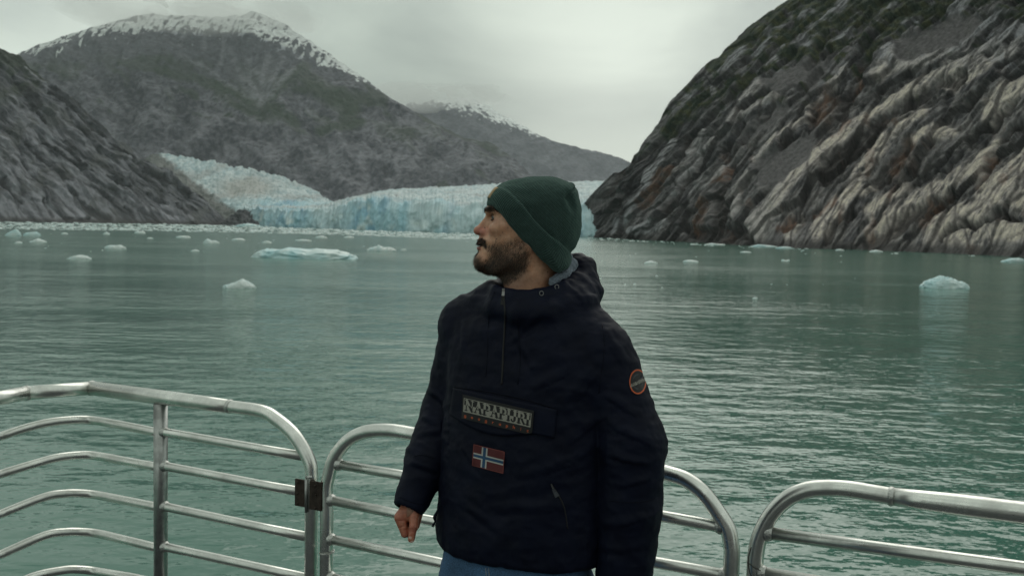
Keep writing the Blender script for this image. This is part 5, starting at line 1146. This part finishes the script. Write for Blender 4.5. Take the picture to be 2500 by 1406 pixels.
# chest patch, letters in counterchanged halves
m, t, b = pmat('patch_grey', (.27, .26, .225), .75); M_pg = m
m, t, b = pmat('patch_orange', (.50, .085, .020), .7); M_or = m
m, t, b = pmat('flag_red', (.085, .014, .016), .8); M_fr = m
m, t, b = pmat('flag_blue', (.014, .060, .13), .8); M_fb = m
m, t, b = pmat('flag_white', (.38, .38, .36), .8); M_fw = m
def thick(X, Y, segs):
    """cells covered by strokes: (x0, y0, x1, y1, width)"""
    r = np.zeros(np.broadcast(X, Y).shape, bool)
    for x0, y0, x1, y1, w_ in segs:
        dx, dy = x1 - x0, y1 - y0; t_ = np.clip(((X - x0) * dx + (Y - y0) * dy) / (dx * dx + dy * dy + 1e-9), 0, 1); r |= np.hypot(X - x0 - t_ * dx, Y - y0 - t_ * dy) < w_ / 2
    return r
def arcs(cx, cy, rx, ry, a0, a1, w_, n=10):
    a = np.radians(np.linspace(a0, a1, n + 1)); return [(cx + rx * math.cos(a[i]), cy + ry * math.sin(a[i]), cx + rx * math.cos(a[i + 1]), cy + ry * math.sin(a[i + 1]), w_) for i in range(n)]
T_, t_n, SF = .21, .085, .075            # serif capitals in a unit high box: thick stroke, thin stroke, serif
def cap(ch):
    if ch == 'N': return [(.12, 0, .12, 1, t_n), (.66, 0, .66, 1, t_n), (.14, .95, .64, .05, T_), (0, .96, .2, .96, SF), (0, .04, .24, .04, SF), (.54, .96, .78, .96, SF)], .78
    if ch == 'A': return [(.36, .96, .12, 0, t_n), (.38, .96, .62, .04, T_), (.2, .33, .54, .33, t_n), (0, .04, .24, .04, SF), (.48, .04, .78, .04, SF)], .76
    if ch == 'P': return [(.16, 0, .16, 1, T_), (.16, .95, .38, .95, t_n), (.16, .45, .38, .45, t_n)] + arcs(.38, .70, .20, .25, -90, 90, .17) + [(0, .04, .34, .04, SF), (0, .96, .2, .96, SF)], .64
    if ch == 'I': return [(.18, 0, .18, 1, T_), (.02, .04, .34, .04, SF), (.02, .96, .34, .96, SF)], .36
    if ch == 'J': return [(.34, .18, .34, 1, T_), (.18, .96, .5, .96, SF)] + arcs(.2, .18, .15, .15, 180, 360, .14), .52
    if ch == 'R': return [(.16, 0, .16, 1, T_), (.16, .95, .38, .95, t_n), (.16, .47, .38, .47, t_n)] + arcs(.38, .71, .19, .24, -90, 90, .17) + [(.38, .46, .64, .04, T_ * .9), (0, .04, .34, .04, SF), (0, .96, .2, .96, SF), (.56, .04, .8, .04, SF)], .74
def word(X, Y, txt, x0, x1):
    W_ = [cap(c)[1] for c in txt]; gap = .05; tot = sum(W_) + gap * (len(txt) - 1); s_ = (x1 - x0) / tot; r = np.zeros(np.broadcast(X, Y).shape, bool); p = x0
    for c, w_ in zip(txt, W_):
        r |= thick((X - p) / s_, Y, cap(c)[0]); p += (w_ + gap) * s_
    return r
def small(ch):
    o = arcs(.35, .3, .28, .3, 0, 360, .17, 14)
    if ch == 'g': return o + [(.63, .6, .63, -.15, .17)] + arcs(.35, -.15, .28, .22, 180, 360, .17)
    if ch == 'e': return arcs(.35, .3, .28, .3, 0, 315, .17, 14) + [(.07, .3, .63, .3, .15)]
    if ch == 'o': return o
    if ch == 'r': return [(.15, 0, .15, .62, .17)] + arcs(.42, .32, .27, .28, 60, 180, .17)
    if ch == 'a': return o + [(.63, 0, .63, .6, .17)]
    if ch == 'p': return o + [(.07, .6, .07, -.4, .17)]
    if ch == 'h': return [(.08, 0, .08, 1, .17), (.62, 0, .62, .35, .17)] + arcs(.35, .34, .27, .26, 0, 180, .17)
    if ch == 'i': return [(.3, 0, .3, .6, .17), (.3, .84, .3, .88, .17)]
    if ch == 'c': return arcs(.35, .3, .28, .3, 45, 315, .17, 12)
def rast(name, quad, fu, fv, off, fn, mats, shape=None, th_=3.):
    G = refine(surf(quad, 26, 12, off, shape), fu + 1, fv + 1); Vg, Fg, n0 = gridmesh(G, th_)
    u = (np.arange(fu) + .5) / fu; v = (np.arange(fv) + .5) / fv; mi = fn(u[:, None], v[None, :]).astype(int).reshape(-1); mi = np.concatenate([mi, np.zeros(len(Fg) - n0, int)])
    return Vg, Fg, mi
def chest(u, v):                        # v runs downwards; materials: 0 black, 1 grey, 2 orange
    r = np.zeros(np.broadcast(u, v).shape, int)
    X = (u - .020) / .950; Yt = (v - .12) / .58          # framed panel
    inp = (X > 0) & (X < 1) & (Yt > 0) & (Yt < 1)
    L = word(X, 1 - (Yt - .09) / .80, 'NAPAPIJRI', .022, .980) & (Yt > .05) & (Yt < .93)
    low_ = Yt > .5; r[inp & low_ & ~L] = 1; r[inp & ~low_ & L] = 1
    fr = inp & ((X < .010) | (X > .990) | (Yt < .045) | (Yt > .955)); r[fr] = 1
    txt = 'geographic'; xs = np.linspace(.035, .925, 10)
    for c, x0 in zip(txt, xs): r[thick((u - x0) / .040, (.905 - v) / .115, small(c))] = 2
    return r
BVj = BV; BV = BVHTree.FromPolygons([Vector(v) for v in Vg], [tuple(int(i) for i in q) for q in Fg])
CH = ((1129.5, 963), (1304, 1003), (1298.5, 1062), (1126.5, 1021))
Vg, Fg, mi = rast('chest_patch', CH, 420, 130, 3.2, chest, None); BV = BVj; child('logo_patch', Vg, Fg, [M_black, M_pg, M_or], MAN, mi=mi, smooth=False)
def flag(u, v):
    r = np.zeros(np.broadcast(u, v).shape, int); x = u * 22.; y = v * 16.
    r[((x > 6) & (x < 10) & (y >= 0)) | ((y > 6) & (y < 10) & (x >= 0))] = 1; r[((x > 7) & (x < 9) & (y >= 0)) | ((y > 7) & (y < 9) & (x >= 0))] = 2
    e = (u < .02) | (u > .98) | (v < .03) | (v > .97); r[e] = 3; return r
m, t, b = pmat('flag_edge', (.16, .035, .03), .8); M_fe = m
FLG = ((1156, 1084), (1232.5, 1102.5), (1228.5, 1156), (1152, 1136))
Vg, Fg, mi = rast('flag_patch', FLG, 132, 96, 3.5, flag, None); child('flag_patch', Vg, Fg, [M_fr, M_fw, M_fb, M_fe], MAN, mi=mi, smooth=False)
def badge(u, v):                        # round badge, orange ring, slanted word band
    x = (u - .5) * 2; y = (v - .5) * 2; r = np.hypot(x, y); o_ = np.full(r.shape, 0)
    o_[(r > .86) & (r < .96)] = 2
    yy = (y - .06) + .30 * x; bnd = (np.abs(yy) < .13) & (np.abs(x) < .84); L = word((x + .8) / 1.6, .5 - yy / .22, 'NAPAPIJRI', .02, .98)
    o_[bnd & (yy < 0) & L] = 1; o_[bnd & (yy >= 0) & ~L] = 1
    d_ = (np.abs(r - .55) < .05) & (np.abs(yy) > .2); o_[d_ & (np.cos(3 * np.arctan2(y, x)) > -.3)] = 3
    return o_
m, t, b = pmat('badge_grey', (.035, .04, .05), .7); M_bg = m
def bshape(u, v):
    x = (u - .5) * 2; y = (v - .5) * 2
    # square to disc
    k_ = max(abs(x), abs(y)) / (math.hypot(x, y) + 1e-9) if (abs(x) + abs(y)) > 1e-6 else 1
    return np.array([1557.3 + 21.5 * x * k_, 931.5 + 31.5 * y * k_])
def badge2(u, v):
    x = (u - .5) * 2; y = (v - .5) * 2; k_ = np.maximum(np.abs(x), np.abs(y)) / (np.hypot(x, y) + 1e-9); return badge(.5 + x * k_ / 2 + 0 * y, .5 + y * k_ / 2 + 0 * x)
Vg, Fg, mi = rast('sleeve_badge', None or FLG, 110, 110, 2.2, badge2, None, bshape, 2.); child('sleeve_badge', Vg, Fg, [M_black, M_pg, M_or, M_bg], MAN, mi=mi, smooth=False)
# seams, zip, cords laid on the coat
def strand(pts, r, off=.5, n=8, seg=8):
    P = np.array(pts, float); P = spline(np.hstack([P, P[:, :1] * 0]), n)[:, :2]; L = []
    for p in P:
        h_ = hit(p[0], p[1], off)
        if h_ is not None: L.append(h_)
    L = np.array(L); 
    for _ in range(2): L[1:-1] = (L[:-2] + L[2:] + 2 * L[1:-1]) / 4
    v, f = tube(L, r, seg); return v, f
def cchild(name, geo, mat, par=MAN, smooth=True): return child(name, geo[0], geo[1], mat, par, smooth=smooth)
cchild('zip', strand([(1229, 716), (1233, 760), (1232, 800), (1229, 850), (1227, 900), (1225, 938)], 2.3, .8), M_black)
cchild('placket_seam', strand([(1208, 712), (1196, 745), (1192, 800), (1190, 860), (1186, 920)], 1.1, -.3), M_trim)
cchild('placket_seam', strand([(1262, 775), (1268, 830), (1270, 890), (1264, 938)], 1.1, -.3), M_trim)
cchild('pocket_seam', strand([(1106, 944), (1150, 950), (1200, 958), (1250, 968), (1300, 980), (1358, 998)], 1.6, .2), M_trim)
cchild('shoulder_seam', strand([(1470, 790), (1476, 840), (1470, 900), (1462, 960)], 1.2, -.4), M_trim)
cchild('sleeve_seam', strand([(1600, 1215), (1580, 1222), (1540, 1226), (1490, 1222)], 1.3, -.3), M_trim)
cchild('sleeve_seam', strand([(1010, 1114), (1030, 1110), (1062, 1118)], 1.3, -.3), M_trim)
cchild('cuff_seam', strand([(974, 1212), (1000, 1224), (1030, 1230), (1050, 1222)], 1.2, -.3), M_trim)
def tab(pts, w0, w1, off, th_=2.2):
    P = np.array(pts, float); L = []
    for i, (px_, py_) in enumerate(P): L.append(hit(px_, py_, off))
    L = np.array(L); d = L[-1] - L[0]; d /= np.linalg.norm(d); s_ = np.cross(d, [0, 1, 0]); s_ /= np.linalg.norm(s_); V_, F_ = [], []; n_ = len(L)
    for i, p in enumerate(L):
        w_ = w0 + (w1 - w0) * i / (n_ - 1)
        for a, b_ in ((-1, 0), (1, 0), (1, 1), (-1, 1)): V_.append(p + s_ * a * w_ + np.array([0, b_ * th_, 0]))
    for i in range(n_ - 1):
        for j in range(4): F_.append((i * 4 + j, i * 4 + 4 + j, i * 4 + 4 + (j + 1) % 4, i * 4 + (j + 1) % 4))
    F_ += [(3, 2, 1, 0), tuple((n_ - 1) * 4 + j for j in range(4))]; return np.array(V_), F_
cchild('zip_slider', tab([(1229, 704), (1229, 712), (1228, 722)], 3, 3.4, 5), M_zip, smooth=False); cchild('zip_pull', tab([(1228, 722), (1227, 733), (1226, 744)], 2.6, 4, 5), M_black, smooth=False)
cchild('zip_slider', tab([(1346, 1182), (1348, 1187), (1350, 1192)], 1.4, 1.8, 4), M_zip, smooth=False); cchild('zip_pull', tab([(1350, 1193), (1355, 1202), (1361, 1212)], 2.6, 5.5, 4), M_bg, smooth=False)
cchild('pocket_zip', strand([(1345, 1180), (1362, 1206), (1378, 1240), (1386, 1290)], 1.6, .4), M_black)
for ex, ey in ((1359.5, 700.5), (1322, 716)):
    h_ = hit(ex, ey, 2.5)
    if h_ is not None:
        a = np.linspace(0, 2 * np.pi, 20); cchild('eyelet', tube(np.stack([h_[0] + 4.6 * np.cos(a), h_[1] + .15 * 4.6 * np.cos(a), h_[2] + 5.2 * np.sin(a)], -1), 1.0, 8), M_zip)
cd = [K(1074, 1228, -20), K(1068, 1246, -30), K(1061, 1262, -32), K(1062, 1272, -32), K(1056, 1285, -32)]
cchild('drawcord', tube(spline(cd, 8), [1.6, 2.4, 4.2, 1.8, 3.0], 10), M_trim)
# fleece lining at the back of the neck
ln = Vol((-60, -110, -60), (175, 130, 90), 4.)
Pl = [K(*p) for p in ((1352, 690, -46), (1378, 672, -28), (1393, 650, 8), (1386, 640, 50), (1340, 650, 78))]
for i in range(4): ln.put(*cone(Pl[i], Pl[i + 1], (13, 16, 18, 20)[i], (16, 18, 20, 20)[i]), k=8)
V, Q = nets(ln); V = V + vnorm(V, Q) * (fbm(V[:, 0] / 9, V[:, 1] / 9, V[:, 2] / 9, 3, 5) * 4)[:, None]; child('hood_lining', V, Q, M_fleece)
# jeans and shoes
jn = Vol((-230, -190, -1480), (260, 190, -540), 6.5)
jn.put(*loft([-560, -620, -700, -760, -800], [16, 12, 6, 6, 8], [-8, -8, -8, -8, -8], [176, 180, 187, 182, 150], [108, 114, 120, 118, 100], YAW, 2.3), k=20)
for a0, a1, ra, rb in ((HIPL + [-22, 0, 0], KNL, 104, 76), (KNL, ANL, 76, 62), (HIPR + [16, 0, 0], KNR, 104, 78), (KNR, ANR, 78, 64)): jn.put(*cone(a0, a1, ra, rb), k=16)
V, Q = nets(jn); V = V + vnorm(V, Q) * (ridged(V[:, 0] / 90, V[:, 1] / 90, V[:, 2] / 45, 3, 15) * 4)[:, None]; jeans = child('jeans', V, Q, M_denim)
JB = BVHTree.FromPolygons([Vector(v) for v in V], [tuple(int(i) for i in q) for q in Q]); BVk = BV; BV = JB
for pts in ([(1186, 1385), (1188, 1420), (1190, 1450)], [(1193, 1385), (1195, 1420), (1197, 1450)]):
    try: cchild('stitching', strand(pts, 1.0, .4), M_stitch, jeans)
    except Exception: pass
BV = BVk
for A_, s_ in ((ANL, -1), (ANR, 1)):
    sh = Vol(A_ + [-80, -190, -90], A_ + [80, 90, 40], 5.)
    sh.put(*cone(A_ + [0, 20, -30], A_ + [-22, -110, -48], 42, 34), k=20); sh.put(*cone(A_ + [0, 10, 0], A_ + [0, 5, -30], 38, 42), k=20)
    gz_ = (sh.X * nz_[0] + (sh.Y + D0 / SC) * nz_[1] + sh.Z * nz_[2]) - (DECK + .004 - CAMZ) / SC; sh.F = smax(sh.F, -gz_.astype(np.float32), 3)
    V, Q = nets(sh); child('shoe', V, Q, M_shoe)
# leather tab on the front of the beanie cuff
HB = BVHTree.FromPolygons([Vector(v) for v in HATV], [tuple(int(i) for i in q) for q in HATQ]); G = np.zeros((14, 12, 3))
for i in range(14):
    for j in range(12):
        yy = -44 + 64 * i / 13; c0 = np.array([1214., 461.]) * (1 - j / 11) + np.array([1197., 488.]) * (j / 11); o0 = H(c0[0] - 60, c0[1] - 38, yy); d = np.array([.845, 0, -.535])
        loc = HB.ray_cast(Vector(o0), Vector(d))[0]; G[i, j] = np.array(loc) - d * 2.0
Vg, Fg, _ = gridmesh(G[::-1], 0.1); Vg[14 * 12:] += np.array([2.4, 0, -1.4]); child('leather_label', Vg, Fg, M_tan)


# ------------------------------------------------------------------ air
def box_mesh(name, x0, x1, y0, y1, z0, z1):
    V = [(x, y, z) for x in (x0, x1) for y in (y0, y1) for z in (z0, z1)]
    return mesh(name, V, [(0, 1, 3, 2), (4, 6, 7, 5), (0, 4, 5, 1), (2, 3, 7, 6), (0, 2, 6, 4), (1, 5, 7, 3)], False)
m = bpy.data.materials.new('haze_air'); m.use_nodes = True; t = m.node_tree; t.nodes.clear()
oo = N(t, 'ShaderNodeOutputMaterial'); pv = N(t, 'ShaderNodeVolumePrincipled'); pv.inputs['Color'].default_value = (.93, .97, 1, 1); pv.inputs['Density'].default_value = 3.6e-5
t.links.new(pv.outputs[0], oo.inputs['Volume'])
tag(link('haze', box_mesh('haze', -9500, 9500, -3400, 9900, -25, 1150), m), kind='stuff')


# cloud caps hanging on the summits: closed lens shaped puffs of mist
def cloud(spec, dens):
    VV, FF = [], []; off = 0
    for cx, cy, Y, rx, ry, rz, sd in spec:
        c = at_y(cx, cy, Y)[0]; k = Y / FPX; nu, nv = 40, 20; a = np.linspace(0, 2 * np.pi, nu, endpoint=False)[:, None]; e = np.linspace(-np.pi / 2, np.pi / 2, nv)[None]
        n_ = np.stack([np.cos(a) * np.cos(e), np.sin(a) * np.cos(e), np.sin(e) + 0 * a], -1); r = 1 + .45 * fbm(n_[..., 0] * 1.8 + sd, n_[..., 1] * 1.8, n_[..., 2] * 2.2, 3, sd)
        P = c + n_ * r[..., None] * np.array([rx * k, ry, rz * k]); idx = np.arange(nu * nv).reshape(nu, nv) + off; nx = np.roll(idx, -1, 0)
        VV.append(P.reshape(-1, 3)); FF.append(np.stack([idx[:, :-1], nx[:, :-1], nx[:, 1:], idx[:, 1:]], -1).reshape(-1, 4)); off += nu * nv
    m = bpy.data.materials.new('cloud_mist'); m.use_nodes = True; t = m.node_tree; t.nodes.clear()
    oo = N(t, 'ShaderNodeOutputMaterial'); pv = N(t, 'ShaderNodeVolumePrincipled'); pv.inputs['Color'].default_value = (1, 1, .985, 1); pv.inputs['Density'].default_value = dens; t.links.new(pv.outputs[0], oo.inputs['Volume'])
    tag(link('low_cloud', mesh('low_cloud', np.concatenate(VV), np.concatenate(FF), True), m), kind='stuff')
cloud([(420, 25, 3750, 190, 420, 38, 1), (300, 40, 3700, 130, 300, 32, 2), (560, 35, 3700, 120, 380, 30, 3), (520, 50, 3480, 120, 260, 26, 4), (690, 40, 3650, 90, 260, 26, 5), (470, 55, 3550, 130, 240, 26, 8),
  (1060, 245, 5200, 110, 500, 22, 6), (1000, 240, 5000, 90, 500, 26, 7), (1150, 235, 5200, 90, 400, 16, 9)], .0020)
